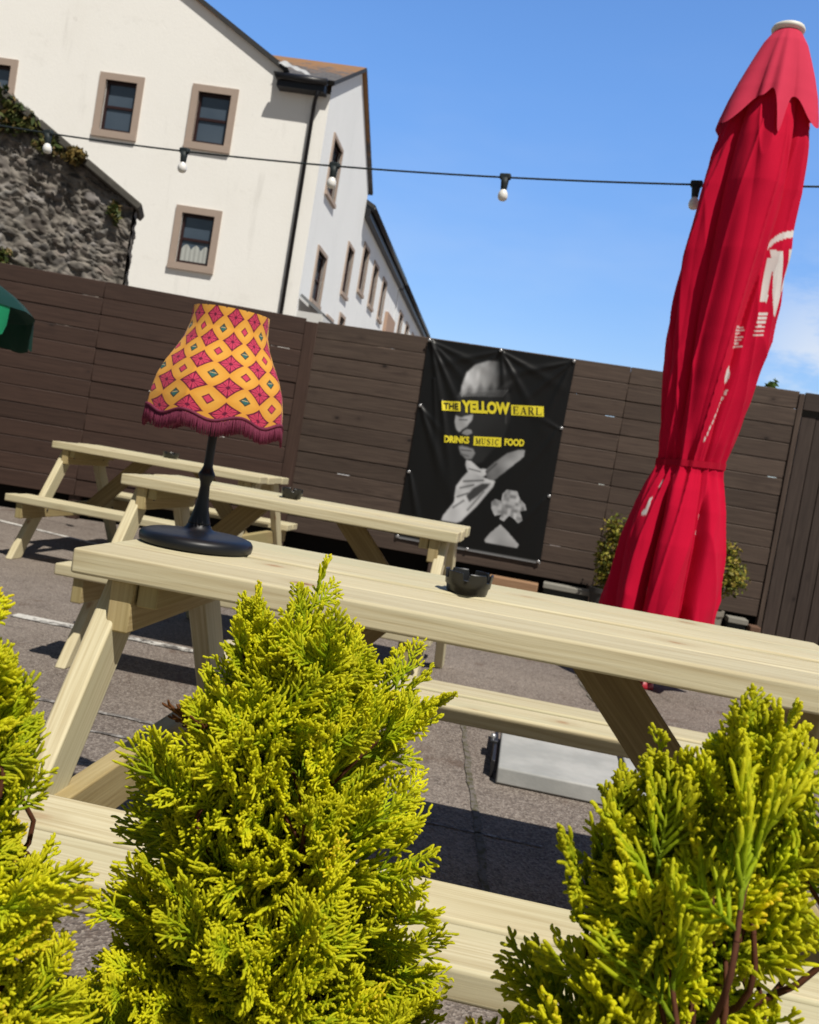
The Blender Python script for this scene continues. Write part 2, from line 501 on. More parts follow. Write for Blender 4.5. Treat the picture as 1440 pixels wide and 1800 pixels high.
M['fringe'] = plain('plum_fringe', (0.150, 0.022, 0.052), 0.75, 0.25, var=0.35, scale=160)

# ------------------------------------------------------------------ camera, light, sky
cam = bpy.data.cameras.new('camera'); camo = bpy.data.objects.new('camera', cam); COL.objects.link(camo)
roll, pitch, hc = R(9.5474), R(2.9701), 0.9937
F = Vector((0, math.cos(pitch), -math.sin(pitch))); U0 = Vector((0, math.sin(pitch), math.cos(pitch))); X0 = Vector((1, 0, 0))
cr, sr = math.cos(roll), math.sin(roll)
Rt = X0 * cr + U0 * sr; Up = U0 * cr - X0 * sr
camo.matrix_world = Matrix(((Rt.x, Up.x, -F.x, 0), (Rt.y, Up.y, -F.y, 0), (Rt.z, Up.z, -F.z, hc), (0, 0, 0, 1)))
cam.sensor_fit = 'HORIZONTAL'; cam.sensor_width = 36.0; cam.lens = 36.0 * 1637.67 / 1440.0
cam.clip_start = 0.05; cam.clip_end = 3000
cam.dof.use_dof = True; cam.dof.focus_distance = 0.95; cam.dof.aperture_fstop = 19.0
sc.camera = camo

SX, SY = -0.33, 0.52                                  # shadow displacement per metre of height
to_sun = Vector((-SX, -SY, 1)).normalized()
el = math.asin(to_sun.z); az = math.atan2(to_sun.x, to_sun.y)
sun = bpy.data.lights.new('sun', 'SUN'); suno = bpy.data.objects.new('sun', sun); COL.objects.link(suno)
sun.energy = 5.0; sun.angle = R(0.5); sun.color = (1.0, 0.945, 0.85)
suno.rotation_euler = to_sun.to_track_quat('Z', 'Y').to_euler()
suno.location = (4, -6, 12)

w = bpy.data.worlds.new('World'); sc.world = w; w.use_nodes = True
nt = w.node_tree; bg = nt.nodes['Background']
sky = nt.nodes.new('ShaderNodeTexSky'); sky.sky_type = 'NISHITA'; sky.sun_disc = False
sky.sun_elevation = el; sky.sun_rotation = az; sky.altitude = 0; sky.air_density = 1.0; sky.dust_density = 0.6; sky.ozone_density = 1.0
hs = nt.nodes.new('ShaderNodeHueSaturation'); hs.inputs['Saturation'].default_value = 1.10; hs.inputs['Value'].default_value = 1.0
nt.links.new(sky.outputs[0], hs.inputs['Color'])
dirv = coord(nt, 'Generated')
dx, dy, dz = sep(nt, dirv)
cn = noise(nt, mapping(nt, dirv, (5.0, 5.0, 13.0), (0.3, 0, 0)), 1.6, 6, 0.62)
cn2 = noise(nt, mapping(nt, dirv, (2.0, 2.0, 6.0)), 1.2, 4, 0.6)
low = dz.ss(0.30, 0.14) * dz.ss(0.02, 0.10)
right = (dx / dy.max(0.05)).ss(0.26, 0.42)
cl = (cn.ss(0.36, 0.60) * low * right * 0.85).clamp()
haze = cn2.ss(0.45, 0.75) * dz.ss(0.5, 0.2) * 0.10
north = dy.ss(0.15, 0.85)
blue = mixc(nt, 1.0, hs.outputs[0], mixc(nt, north, (0.40, 0.365, 0.31), mixc(nt, dz.ss(0.05, 0.42), (1.00, 1.10, 1.34), (1.22, 1.56, 1.95))), 'MULTIPLY')
col = mixc(nt, (cl + haze).clamp(), blue, (7.2, 7.5, 7.9))
nt.links.new(col, bg.inputs['Color']); bg.inputs['Strength'].default_value = 0.115

sc.view_settings.view_transform = 'Standard'; sc.view_settings.look = 'None'; sc.view_settings.exposure = 0

# ------------------------------------------------------------------ ground
mb = MB(); s = 160.0
quad(mb, (-s, -s, 0), (s, -s, 0), (s, s, 0), (-s, s, 0))
tag(mb.build('ground', M['tarmac']), kind='structure')

def strip(name, p0, p1, wid, mat, z=0.004, wob=0.0, n=14):
    p0 = Vector((p0[0], p0[1], z)); p1 = Vector((p1[0], p1[1], z))
    d = (p1 - p0).normalized(); nn = Vector((-d.y, d.x, 0))
    mb = MB(); vs = []
    for i in range(n + 1):
        t = i / n; p = p0.lerp(p1, t) + nn * random.uniform(-wob, wob)
        k = wid * 0.5 * random.uniform(0.75, 1.1)
        vs += [p - nn * k, p + nn * k]
    mb.add(vs, [(2 * i, 2 * i + 2, 2 * i + 3, 2 * i + 1) for i in range(n)])
    return tag(mb.build(name, mat), kind='structure')
strip('parking_line', (-1.72, 4.25), (-0.15, 4.03), 0.075, M['line'])
strip('parking_line', (-3.6, 7.55), (-1.45, 6.60), 0.07, M['line'])
strip('parking_line', (-1.5, 3.14), (-0.55, 3.02), 0.022, M['faint'], wob=0.006)
strip('parking_line', (-1.35, 2.92), (-0.70, 2.85), 0.018, M['faint'], wob=0.006)
strip('parking_line', (-0.15, 2.63), (0.52, 2.545), 0.010, M['faint'], wob=0.001)
strip('parking_line', (-3.5, 6.3), (-2.6, 5.9), 0.03, M['faint'], wob=0.01)
strip('ground_crack', (0.360, 4.2), (0.330, 1.9), 0.022, M['moss'], wob=0.006, n=40)
strip('ground_crack', (1.05, 5.1), (1.02, 3.2), 0.022, M['moss'], wob=0.012, n=26)

# ------------------------------------------------------------------ picnic tables
TL, TW, TT, TH = 1.447, 0.614, 0.0457, 0.75
HB, BI, BW, BT = 0.401, 0.5075, 0.238, 0.045
def make_table():
    root = empty('picnic_table', (0, 0, 0))
    pw = (TW - 3 * 0.014) / 4
    mb = MB()
    for i in range(4):
        y = -TW / 2 + pw / 2 + i * (pw + 0.014)
        e = [0.0, 0.004, -0.003, 0.002][i]; h = [0.0, -0.002, 0.001, -0.001][i]
        beam(mb, (-TL / 2 - e, y, TH - TT / 2 + h), (TL / 2 + e, y, TH - TT / 2 + h), (0, 1, 0), pw, TT, 0.0055, seg=3)
    mb.build('tabletop', M['pine'], root)
    for s in (-1, 1):
        mb = MB(); bw = (BW - 0.015) / 2; bi = BI if s < 0 else 0.472; hb = HB if s < 0 else 0.412
        for k in (0, 1):
            y = s * (bi + bw / 2 + k * (bw + 0.015)); h = 0.003 * (1 - k)
            beam(mb, (-TL / 2 - 0.003 * k, y, hb - BT / 2 - h), (TL / 2 + 0.004 * k, y, hb - BT / 2 - h), (0, 1, 0), bw, BT, 0.0065, seg=3)
        mb.build('bench_seat', M['pine'], root)
    zt = TH - TT
    for sx in (-1, 1):
        xl = sx * 0.660
        for sy in (-1, 1):
            mb = MB()
            yl = lambda z: sy * (0.665 - 0.69 * z)
            beam(mb, (xl, yl(0.0), 0.0), (xl, yl(zt - 0.002), zt - 0.002), (0, 1, 0), 0.093, 0.043, 0.006, True, True, seg=3)
            mb.build('leg', M['pine'], root)
        xc = sx * 0.632
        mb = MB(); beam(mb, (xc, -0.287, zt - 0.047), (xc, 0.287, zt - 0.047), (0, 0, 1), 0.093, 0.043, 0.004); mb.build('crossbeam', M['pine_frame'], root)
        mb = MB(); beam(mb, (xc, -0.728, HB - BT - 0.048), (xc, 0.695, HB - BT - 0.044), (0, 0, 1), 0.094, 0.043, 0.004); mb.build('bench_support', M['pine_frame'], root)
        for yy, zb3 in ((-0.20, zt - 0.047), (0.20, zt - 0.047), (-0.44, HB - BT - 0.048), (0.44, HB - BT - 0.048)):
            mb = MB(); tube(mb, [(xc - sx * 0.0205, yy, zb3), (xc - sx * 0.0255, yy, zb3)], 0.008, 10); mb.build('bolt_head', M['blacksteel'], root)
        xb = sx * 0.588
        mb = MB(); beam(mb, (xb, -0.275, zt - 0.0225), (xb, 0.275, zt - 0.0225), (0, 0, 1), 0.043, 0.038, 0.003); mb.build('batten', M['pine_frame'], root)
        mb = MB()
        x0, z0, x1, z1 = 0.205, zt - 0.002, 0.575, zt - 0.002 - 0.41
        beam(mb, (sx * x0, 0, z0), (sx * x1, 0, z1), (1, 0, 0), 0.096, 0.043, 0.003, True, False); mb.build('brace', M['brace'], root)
    return root
def copy_tree(o):
    r = o.copy(); COL.objects.link(r)
    for ch in list(o.children):
        c = ch.copy(); COL.objects.link(c); c.parent = r
        for g in list(ch.children):
            d = g.copy(); COL.objects.link(d); d.parent = c
    return r
t0 = make_table()
tables = [t0, copy_tree(t0), copy_tree(t0)]
TP = [((0.1817, 1.8459, 0), -0.1206), ((-0.4672, 4.1292, 0), -0.1372), ((-1.6324, 6.3117, 0), -0.1554)]
TLAB = ['nearest pale pine picnic table, carrying the patterned table lamp and an ashtray',
        'middle pale pine picnic table whose right end stands in front of the black banner',
        'farthest pale pine picnic table, nearest the left part of the fence']
for o, (l, a), lb in zip(tables, TP, TLAB):
    o.location = l; o.rotation_euler = (0, 0, a)
    tag(o, lb, 'picnic table', 'picnic tables in the beer garden')

# ------------------------------------------------------------------ ashtrays
def make_ashtray():
    mb = MB(); n = 96; rows = []
    prof = [(0.0365, 0.0), (0.040, 0.004), (0.0415, 0.014), (0.0445, 0.017), (0.0455, 0.028), (0.0478, 0.0415), (0.0470, 0.0430), (0.0445, 0.0430), (0.0435, 0.041), (0.040, 0.016), (0.036, 0.010), (0.020, 0.009), (0.001, 0.009)]
    vs = []
    for j, (r, z) in enumerate(prof):
        for k in range(n):
            th = 2 * math.pi * k / n
            zz = z
            if j in (5, 6, 7, 8):
                ph = (th * 6 / (2 * math.pi)) % 1.0
                if ph < 0.22: zz = z - 0.0135
            vs.append((r * math.cos(th), r * math.sin(th), zz))
    fs = [(j * n + k, j * n + (k + 1) % n, (j + 1) * n + (k + 1) % n, (j + 1) * n + k) for j in range(len(prof) - 1) for k in range(n)]
    fs.append(tuple(range(n - 1, -1, -1)))
    sm = [not (3 < (i // n) < 9) for i in range(len(fs) - 1)] + [False]
    mb.add(vs, fs, None, sm)
    return mb.build('ashtray', M['ash'])
ash = make_ashtray()
al = [((0.142, 1.895, 0.7505), 0.25, 'black notched ashtray on the nearest picnic table, right of the tall lamp'),
      ((-0.533, 4.165, 0.7505), 0.6, 'black ashtray on the middle picnic table, seen just right of the lampshade fringe'),
      ((-1.69, 6.43, 0.7505), 1.0, 'small black ashtray on the farthest picnic table, seen left of the lamp stem')]
for i, (l, a, lb) in enumerate(al):
    o = ash if i == 0 else ash.copy()
    if i: COL.objects.link(o)
    o.location = l; o.rotation_euler = (0, 0, a); o.scale = (1.05, 1.05, 1.05) if i < 2 else (1.15, 1.15, 1.0)
    tag(o, lb, 'ashtray', 'black ashtrays on the tables')

# ------------------------------------------------------------------ lamp
lamp = empty('table_lamp', (-0.427, 1.928, 0.7502))
tag(lamp, 'cordless table lamp with fringed yellow and pink patterned shade on black stem', 'lamp')
mb = MB()
lathe(mb, [(0.112, 0.0), (0.1155, 0.003), (0.1168, 0.010), (0.1165, 0.016), (0.112, 0.0225), (0.100, 0.0265), (0.080, 0.029), (0.050, 0.0315), (0.034, 0.034), (0.027, 0.039), (0.0225, 0.047)], 72, cap_bot=True)
mb.build('lamp_base', M['black'], lamp)
mb = MB()
lathe(mb, [(0.0225, 0.047), (0.0235, 0.049), (0.0225, 0.051), (0.0195, 0.062), (0.0150, 0.080), (0.0115, 0.105), (0.0100, 0.126), (0.0112, 0.134), (0.0168, 0.146), (0.0176, 0.1495), (0.0165, 0.153), (0.0125, 0.160), (0.0098, 0.168), (0.0090, 0.185), (0.0092, 0.30), (0.0092, 0.44)], 32, cap_top=True)
mb.build('lamp_stem', M['black'], lamp)
# shade: eight-panelled bell with scalloped hem
NU, NV = 384, 90
th = np.linspace(0, 2 * np.pi, NU, endpoint=False)
tt = np.linspace(0, 1, NV)
rp = np.interp(tt, [0, .08, .18, .3, .42, .55, .7, .85, 1.0], [.0775, .0782, .0805, .0885, .1015, .1170, .1300, .1365, .1395])
zt_, zb_ = 0.487, 0.268
ARC0 = 0.3
def panel(th_):
    k = 8; a = ((th_ * k / (2 * np.pi) + ARC0) % 1.0) - 0.5       # 0 in the middle of a panel
    return a
pa = panel(th)
flat = np.cos(np.pi / 8) / np.cos(pa * 2 * np.pi / 8)              # octagon radius
octr = 0.55 * flat / flat.mean() + 0.45
scal = 0.0065 * np.cos(2 * np.pi * pa)                              # hem: lower in the middle of each panel
TH_, TT_ = np.meshgrid(th, tt, indexing='ij')
rr = rp[None, :] * (octr[:, None] * np.clip(TT_ * 1.6, 0, 1) + (1 - np.clip(TT_ * 1.6, 0, 1)))
zz = zt_ + (zb_ - zt_) * TT_ - scal[:, None] * TT_ ** 3
vv = np.stack([rr * np.cos(TH_), rr * np.sin(TH_), zz], -1).reshape(-1, 3)
arc = np.concatenate([[0], np.cumsum(np.hypot(np.diff(rp), np.diff(zt_ + (zb_ - zt_) * tt)))])
# uv needs a seam: duplicate the first column
vv2 = np.concatenate([vv.reshape(NU, NV, 3), vv.reshape(NU, NV, 3)[:1]], 0).reshape(-1, 3)
uvu = np.repeat(np.arange(NU + 1) / NU * 12 + 0.37, NV); uvv = np.tile(-arc / 0.0505 + 8.35, NU + 1)
np_mesh('lamp_shade', vv2, grid_quads(NU + 1, NV), M['shade'], lamp, uv=np.stack([uvu, uvv], -1))
# fringe: braid band + strands
mb = MB()
hem = lambda a: (0.1405 * (0.55 * (math.cos(math.pi / 8) / math.cos(float(panel(np.array(a))) * math.pi / 4)) / flat.mean() + 0.45), zb_ - 0.0065 * math.cos(2 * math.pi * float(panel(np.array(a)))))
pts = []
for k in range(193):
    a = 2 * math.pi * k / 192; r_, z_ = hem(a); pts.append((r_ * math.cos(a), r_ * math.sin(a), z_))
tube(mb, pts, 0.0032, 6, False)
nst = 430
for k in range(nst):
    a = 2 * math.pi * (k + random.uniform(-.25, .25)) / nst; r_, z_ = hem(a)
    L_ = 0.031 * random.uniform(0.94, 1.05); sw = random.uniform(-0.010, 0.010); fl = random.uniform(0.0, 0.004)
    a2 = a + sw
    p = [(r_ * math.cos(a), r_ * math.sin(a), z_), ((r_ + fl * .6) * math.cos((a + a2) / 2), (r_ + fl * .6) * math.sin((a + a2) / 2), z_ - L_ * .5), ((r_ + fl) * math.cos(a2), (r_ + fl) * math.sin(a2), z_ - L_)]
    tube(mb, p, [0.00125, 0.00125, 0.0011], 4)
mb.build('fringe', M['fringe'], lamp)

# ------------------------------------------------------------------ fence
FA, FB, FC = Vector((-6.6, 7.905, 0)), Vector((-1.15, 8.5, 0)), Vector((3.06, 7.8226, 0))
dL = (FB - FA).normalized(); dR = (FC - FB).normalized()
nL = Vector((dL.y, -dL.x, 0)); nR = Vector((dR.y, -dR.x, 0))       # towards the camera
UZ = Vector((0, 0, 1))
fence = empty('board_fence', FB)
tag(fence, 'tall dark brown fence of horizontal boards running across the whole yard', 'fence')
def boards(A, d, n, x0, x1, pan, mat, ztop, name):
    mb = MB(); pitch = 0.1475; rows = 13
    x = x0; edges = [x0]
    while x < x1 - 0.3:
        x = min(x + pan, x1); edges.append(x)
    for a, b in zip(edges[:-1], edges[1:]):
        for i in range(rows):
            zc = ztop - pitch * (i + .5)
            g = random.choice([0.0035, 0.0045, 0.006])
            tilt = random.uniform(-0.001, 0.001)
            off = 0.004 * (i % 2) + random.uniform(0, 0.007)
            p0 = A + d * (a + 0.001) + n * off + UZ * (zc - tilt * (b - a) / 2)
            p1 = A + d * (b - 0.001) + n * off + UZ * (zc + tilt * (b - a) / 2)
            beam(mb, p0 - fence.location, p1 - fence.location, UZ, pitch - g, 0.02, 0.004, seg=1)
            # strips added behind the joints to block daylight, with short openings left
            if i:
                zj = ztop - pitch * i; x_ = a
                while x_ < b:
                    w_ = random.uniform(0.3, 2.0); x2 = min(b, x_ + w_)
                    if x2 - x_ > 0.02:
                        beam(mb, A + d * x_ - n * 0.022 + UZ * zj - fence.location, A + d * x2 - n * 0.022 + UZ * zj - fence.location, UZ, 0.03, 0.015, 0.0, seg=1)
                    x_ = x2 + (random.uniform(0.05, 0.22) if random.random() < 0.6 else 0.003)
    return mb.build(name, mat, fence)
boards(FA, dL, nL, 0.0, (FB - FA).length - 0.055, 1.82, M['fence'], 2.128, 'board_panel')
boards(FB, dR, nR, 0.055, (FC - FB).length - 0.02, 1.40, M['fence_grey'], 2.118, 'board_panel')
# posts: cover post in front at the bend, the rest behind the boards
def post(p, n, w_, t_, h, mat, z0=0.0):
    mb = MB(); beam(mb, Vector(p) + UZ * z0 - fence.location, Vector(p) + UZ * h - fence.location, n.cross(UZ), w_, t_, 0.004, seg=1)
    return mb.build('post', mat, fence)
post(FB + (nL + nR) * 0.5 * 0.012, (nL + nR).normalized(), 0.115, 0.045, 2.10, M['fence'])
for s_ in (1.82, 3.64): post(FA + dL * s_ - nL * 0.062, nL, 0.095, 0.095, 2.08, M['fence'])
for s_ in (1.455, 2.855): post(FB + dR * s_ - nR * 0.062, nR, 0.095, 0.095, 2.08, M['fence_grey'])
post(FC + dR * 0.0 - nR * 0.02, nR, 0.04, 0.10, 2.10, M['fence_grey'])
# dark recessed strip added to stand in for the shade under the panels
mb = MB()
boxf(mb, FA - nL * 0.16 - fence.location, dL, nL, UZ, 0, (FB - FA).length, -0.02, 0.02, 0, 0.34)
boxf(mb, FB - nR * 0.16 - fence.location, dR, nR, UZ, 0, (FC - FB).length, -0.02, 0.02, 0, 0.34)
mb.build('gap_shade_board', M['dark'], fence)

# gate at the right end
gate = empty('board_gate', FC + dR * 0.03)
tag(gate, 'dark brown gate of vertical boards at the right end of the fence', 'gate')
gl = gate.location
mb = MB()
for i in range(9):
    xx = 0.065 + i * 0.118
    p = FC + dR * (0.03 + xx) - nR * (0.035 + 0.003 * (i % 2)) - gl
    beam(mb, p + UZ * 0.05, p + UZ * 1.925, dR, 0.112, 0.022, 0.003, seg=1)
mb.build('gate_boards', M['gate'], gate)
mb = MB()
p = FC + dR * 0.03 - gl
beam(mb, p + UZ * 2.045 - nR * 0.01, p + dR * 1.12 + UZ * 2.045 - nR * 0.01, UZ, 0.145, 0.03, 0.003, seg=1)
beam(mb, p + dR * 1.16 + nR * -0.02, p + dR * 1.16 + UZ * 2.118 + nR * -0.02, dR, 0.1, 0.06, 0.003, seg=1)
mb.build('gate_frame', M['gate'], gate)
mb = MB(); boxf(mb, p - nR * 0.12, dR, nR, UZ, 0.0, 1.1, -0.015, 0.0, 0.05, 2.0); mb.build('backing', M['dark'], gate)  # dark sheet standing in for the shade behind the gate boards

# ------------------------------------------------------------------ banner
BO = Vector((-0.085, 8.329, 0))                                    # left edge on the fence plane
BWID, BHEI, BTOP = 1.305, 1.79, 2.105
ban = empty('pub_banner', BO + UZ * (BTOP - BHEI) + nR * 0.03)
tag(ban, 'black vinyl banner with grey portrait and yellow lettering fixed to the fence', 'banner')
NUb, NVb = 262, 360
bu = np.linspace(0, 1, NUb); bv = np.linspace(0, 1, NVb)
BU, BV = np.meshgrid(bu, bv, indexing='ij')
def wrinkle(u, v):
    z = 0.010 * np.exp(-((u - 0.5) / 0.9) ** 2) * np.sin(np.pi * np.clip(v, 0, 1))
    def ridge(u0, v0, ang, wid, amp, ln, u, v):
        c, s = math.cos(ang), math.sin(ang)
        a = (u - u0) * BWID * c + (v - v0) * BHEI * s; bq = -(u - u0) * BWID * s + (v - v0) * BHEI * c
        w_ = wid * (0.45 + np.clip(a, 0, 9) / ln)
        return amp * np.exp(-(bq / w_) ** 2) * np.exp(-(np.clip(a, 0, 9) / ln) ** 2) * (a > -0.02)
    for (u0, v0, deg, wid, amp, ln) in [(0.02, 0.01, 72, .035, .022, .9), (0.02, 0.01, 58, .03, .020, .75), (0.02, 0.01, 40, .03, .014, .5), (0.02, 0.01, 18, .03, .014, .55),
        (0.5, 0.01, 160, .03, .014, .55), (0.5, 0.01, 128, .03, .010, .4), (0.5, 0.01, 75, .03, .015, .55), (0.5, 0.01, 52, .03, .016, .6), (0.5, 0.01, 22, .03, .015, .55),
        (0.98, 0.01, 160, .03, .016, .6), (0.98, 0.01, 132, .03, .015, .6), (0.98, 0.01, 105, .03, .012, .6),
        (0.02, 0.34, 62, .04, .018, .8), (0.02, 0.34, 40, .03, .008, .4), (0.02, 0.67, 70, .035, .016, .7), (0.98, 0.34, 120, .03, .010, .5), (0.98, 0.67, 125, .03, .010, .5), (0.98, 0.34, 200, .03, .007, .35),
        (0.08, 0.2, 78, .03, .012, .8), (0.16, 0.3, 74, .03, .010, .7)]:
        z = z + ridge(u0, v0, R(deg), wid, amp, ln, u, v)
    z = z + 0.003 * np.sin(u * 9 + v * 5) * np.sin(v * 13 + 1.0) + 0.0015 * np.sin(u * 31 + v * 17)
    edge = np.clip(np.minimum(np.minimum(u, 1 - u), np.minimum(v, 1 - v)) / 0.05, 0, 1)
    return 0.72 * z * (0.35 + 0.65 * edge)
def bpos(u, v, off=0.0):
    z = wrinkle(np.asarray(u, float), np.asarray(v, float)) + off
    bow = 0.012 * np.sin(np.pi * np.asarray(v)) * (1 - 2 * np.asarray(u))      # sides pull in a little
    x = np.asarray(u) * BWID + bow; h = BHEI * (1 - np.asarray(v))
    return np.stack([dR.x * x + nR.x * z, dR.y * x + nR.y * z, h], -1)
def inpoly(P, u, v):
    ins = np.zeros(u.shape, bool); n = len(P)
    for i in range(n):
        x1, y1 = P[i]; x2, y2 = P[(i + 1) % n]
        c = ((y1 > v) != (y2 > v)) & (u < (x2 - x1) * (v - y1) / (y2 - y1 + 1e-12) + x1)
        ins ^= c
    return ins
def blur(a, k):
    for _ in range(k):
        p = np.pad(a, 1, mode='edge')
        a = (p[1:-1, 1:-1] * 2 + p[:-2, 1:-1] + p[2:, 1:-1] + p[1:-1, :-2] + p[1:-1, 2:]) / 6
    return a
POLY = dict(
 head=[[.276,.235],[.28,.196],[.296,.139],[.345,.095],[.428,.066],[.51,.061],[.55,.073],[.602,.095],[.63,.147],[.615,.203],[.554,.199],[.47,.225],[.428,.237],[.339,.245],[.283,.264],[.253,.263]],
 nose=[[.269,.352],[.309,.359],[.329,.351],[.386,.334],[.385,.361],[.357,.398],[.338,.411],[.312,.43],[.286,.417],[.27,.385]],
 nostril=[[.329,.434],[.353,.409],[.391,.41],[.4,.426],[.368,.441]],
 chin=[[.324,.501],[.345,.495],[.423,.501],[.443,.52],[.428,.55],[.392,.557],[.347,.532]],
 collar=[[.393,.56],[.424,.561],[.493,.592],[.545,.588],[.56,.606],[.518,.631],[.46,.64],[.414,.612],[.391,.582]],
 arm=[[.776,.465],[.777,.498],[.671,.582],[.596,.641],[.557,.634],[.532,.598],[.587,.548],[.663,.495],[.732,.47]],
 hand=[[.386,.649],[.422,.611],[.485,.621],[.541,.633],[.611,.639],[.604,.667],[.512,.778],[.427,.861],[.4,.872],[.293,.874],[.301,.848],[.358,.774],[.353,.697]],
 handdark=[[.431,.732],[.473,.689],[.526,.66],[.585,.653],[.568,.677],[.512,.723],[.462,.762]],
 rose=[[.609,.744],[.634,.724],[.674,.731],[.678,.691],[.702,.669],[.77,.669],[.798,.705],[.838,.727],[.853,.753],[.811,.764],[.837,.805],[.812,.824],[.784,.806],[.743,.794],[.714,.825],[.682,.818],[.691,.795],[.648,.806],[.618,.776]],
 hank=[[.696,.844],[.749,.871],[.839,.926],[.829,.944],[.768,.944],[.693,.944],[.617,.943],[.606,.933],[.634,.896]])
def smn(seed, fx, fy):
    r_ = np.random.default_rng(seed); g = r_.random((fx + 2, fy + 2))
    x = BU * fx; y = BV * fy; xi = x.astype(int); yi = y.astype(int); a = x - xi; c = y - yi
    a = a * a * (3 - 2 * a); c = c * c * (3 - 2 * c)
    return (g[xi, yi] * (1 - a) * (1 - c) + g[xi + 1, yi] * a * (1 - c) + g[xi, yi + 1] * (1 - a) * c + g[xi + 1, yi + 1] * a * c)
img = np.full(BU.shape, 0.0065)
def paint(key, val, k=2, tex=0.0, seed=1, fx=30, fy=40):
    global img
    mk = blur(inpoly(POLY[key], BU, BV).astype(float), k)
    vv_ = val * (1 - tex + 2 * tex * smn(seed, fx, fy)) if tex else val * np.ones(BU.shape)
    img = img * (1 - mk) + vv_ * mk
POLY['face'] = [[.27,.26],[.60,.20],[.645,.30],[.62,.42],[.55,.50],[.50,.56],[.42,.58],[.34,.53],[.31,.45],[.28,.42],[.265,.36]]
paint('face', 0.021, 9, 0.4, 77, 7, 9)
hfade = np.clip((0.262 - 0.16 * np.clip(BU - 0.27, 0, 1) - BV + 0.012 * np.sin(BU * 90)) / 0.055, 0.06, 1)
paint('head', hfade * np.clip(0.60 - 2.9 * np.clip(BU - 0.33 - 0.25 * (BV - 0.15), 0, 1), 0.014, 0.60) * (0.75 + 0.5 * smn(3, 9, 14)), 5, 0.2, 4, 40, 22)
for k_, v_, b_ in (('nose', .42, 3), ('nostril', .30, 2), ('chin', .26, 4), ('collar', .50, 3), ('arm', .20, 3), ('hand', .52, 3)): paint(k_, v_, b_, 0.3, len(k_) + 7, 16, 22)
img = np.where(inpoly(POLY['arm'], BU, BV), img * (0.55 + 1.6 * np.clip((BU - 0.55) / 0.25, 0, 1)), img)
paint('handdark', 0.05, 5)
def stroke(p, q, wd, val, al=0.8):
    global img
    p = np.array(p); q = np.array(q); dd = q - p; L2 = (dd ** 2).sum()
    t_ = np.clip(((BU - p[0]) * dd[0] + (BV - p[1]) * dd[1]) / L2, 0, 1)
    di = np.hypot((BU - p[0] - t_ * dd[0]) * BWID, (BV - p[1] - t_ * dd[1]) * BHEI)
    a_ = np.exp(-(di / wd) ** 2) * al; img = img * (1 - a_) + val * a_
for p_, q_, w_, v_ in [((.40,.665),(.53,.645),.010,.06), ((.385,.70),(.47,.675),.010,.08), ((.375,.745),(.44,.72),.010,.08), ((.36,.80),(.42,.76),.011,.12), ((.46,.80),(.545,.70),.012,.16),
    ((.55,.60),(.60,.555),.010,.05), ((.42,.60),(.50,.605),.008,.10), ((.345,.515),(.415,.512),.006,.04), ((.35,.535),(.40,.540),.008,.10), ((.33,.42),(.37,.405),.008,.04), ((.30,.37),(.35,.366),.008,.10),
    ((.30,.255),(.47,.215),.012,.05), ((.48,.235),(.60,.15),.02,.03), ((.60,.27),(.615,.35),.008,.06)]: stroke(p_, q_, w_, v_)
for k_ in range(16):
    u0_ = .29 + .018 * k_; stroke((u0_, .256 - .10 * (u0_ - .28)), (u0_ + .03, .225 - .12 * (u0_ - .28)), .004, .45 - .02 * k_, .6)
paint('rose', 0.34, 1, 0.6, 21, 46, 60); paint('hank', 0.40, 2, 0.25, 30, 14, 18)
hemm = np.clip((BV - 0.985) / 0.01, 0, 1); img = img * (1 - hemm) + 0.20 * hemm  # shine on the bottom hem painted as a pale line
cimg = np.stack([img * 0.985, img, img * 1.03, np.ones_like(img)], -1)
bp = bpos(BU, BV)
np_mesh('banner_sheet', bp.reshape(-1, 3), grid_quads(NUb, NVb), M['vinyl'], ban, cols=cimg.reshape(-1, 4))
for (u_, v_) in [(.012, .008), (.5, .008), (.988, .008), (.014, .332), (.012, .664), (.99, .334), (.988, .667), (.5, .992), (.985, .99), (.015, .99)]:
    mb = MB(); c_ = bpos(u_, v_, 0.004)
    vs = []; n_ = 14
    for r_, o_ in ((0.014, 0.0), (0.013, 0.004), (0.006, 0.004)):
        for k in range(n_):
            a = 2 * math.pi * k / n_
            vs.append(Vector(c_) + dR * (r_ * math.cos(a)) + UZ * (r_ * math.sin(a)) + nR * o_)
    fs = [(j * n_ + k, j * n_ + (k + 1) % n_, (j + 1) * n_ + (k + 1) % n_, (j + 1) * n_ + k) for j in range(2) for k in range(n_)] + [tuple(range(2 * n_, 3 * n_))]
    mb.add(vs, fs, None, True); mb.build('eyelet', M['steel'], ban)

# lettering: rows are parallelograms on the sheet, given by uv corners (tl, tr, bl)
def letter_frame(tl, tr, bl):
    tl, tr, bl = np.array(tl), np.array(tr), np.array(bl)
    return lambda x, y: tl + (tr - tl) * x + (bl - tl) * y           # x right 0..1, y down 0..1
def text_tris(txt, bold):
    cu = bpy.data.curves.new('text', 'FONT'); cu.body = txt; cu.offset = bold; cu.resolution_u = 3; cu.fill_mode = 'FRONT'
    cu.dimensions = '2D'
    to = bpy.data.objects.new('text', cu); COL.objects.link(to)
    dg = bpy.context.evaluated_depsgraph_get(); me = to.evaluated_get(dg).to_mesh()
    vs = np.array([v.co[:] for v in me.vertices]); fs = [tuple(p.vertices) for p in me.polygons]
    to.evaluated_get(dg).to_mesh_clear(); bpy.data.objects.remove(to); bpy.data.curves.remove(cu)
    mn = vs.min(0); mx_ = vs.max(0)
    return (vs[:, :2] - mn[:2]) / (mx_[:2] - mn[:2]), fs
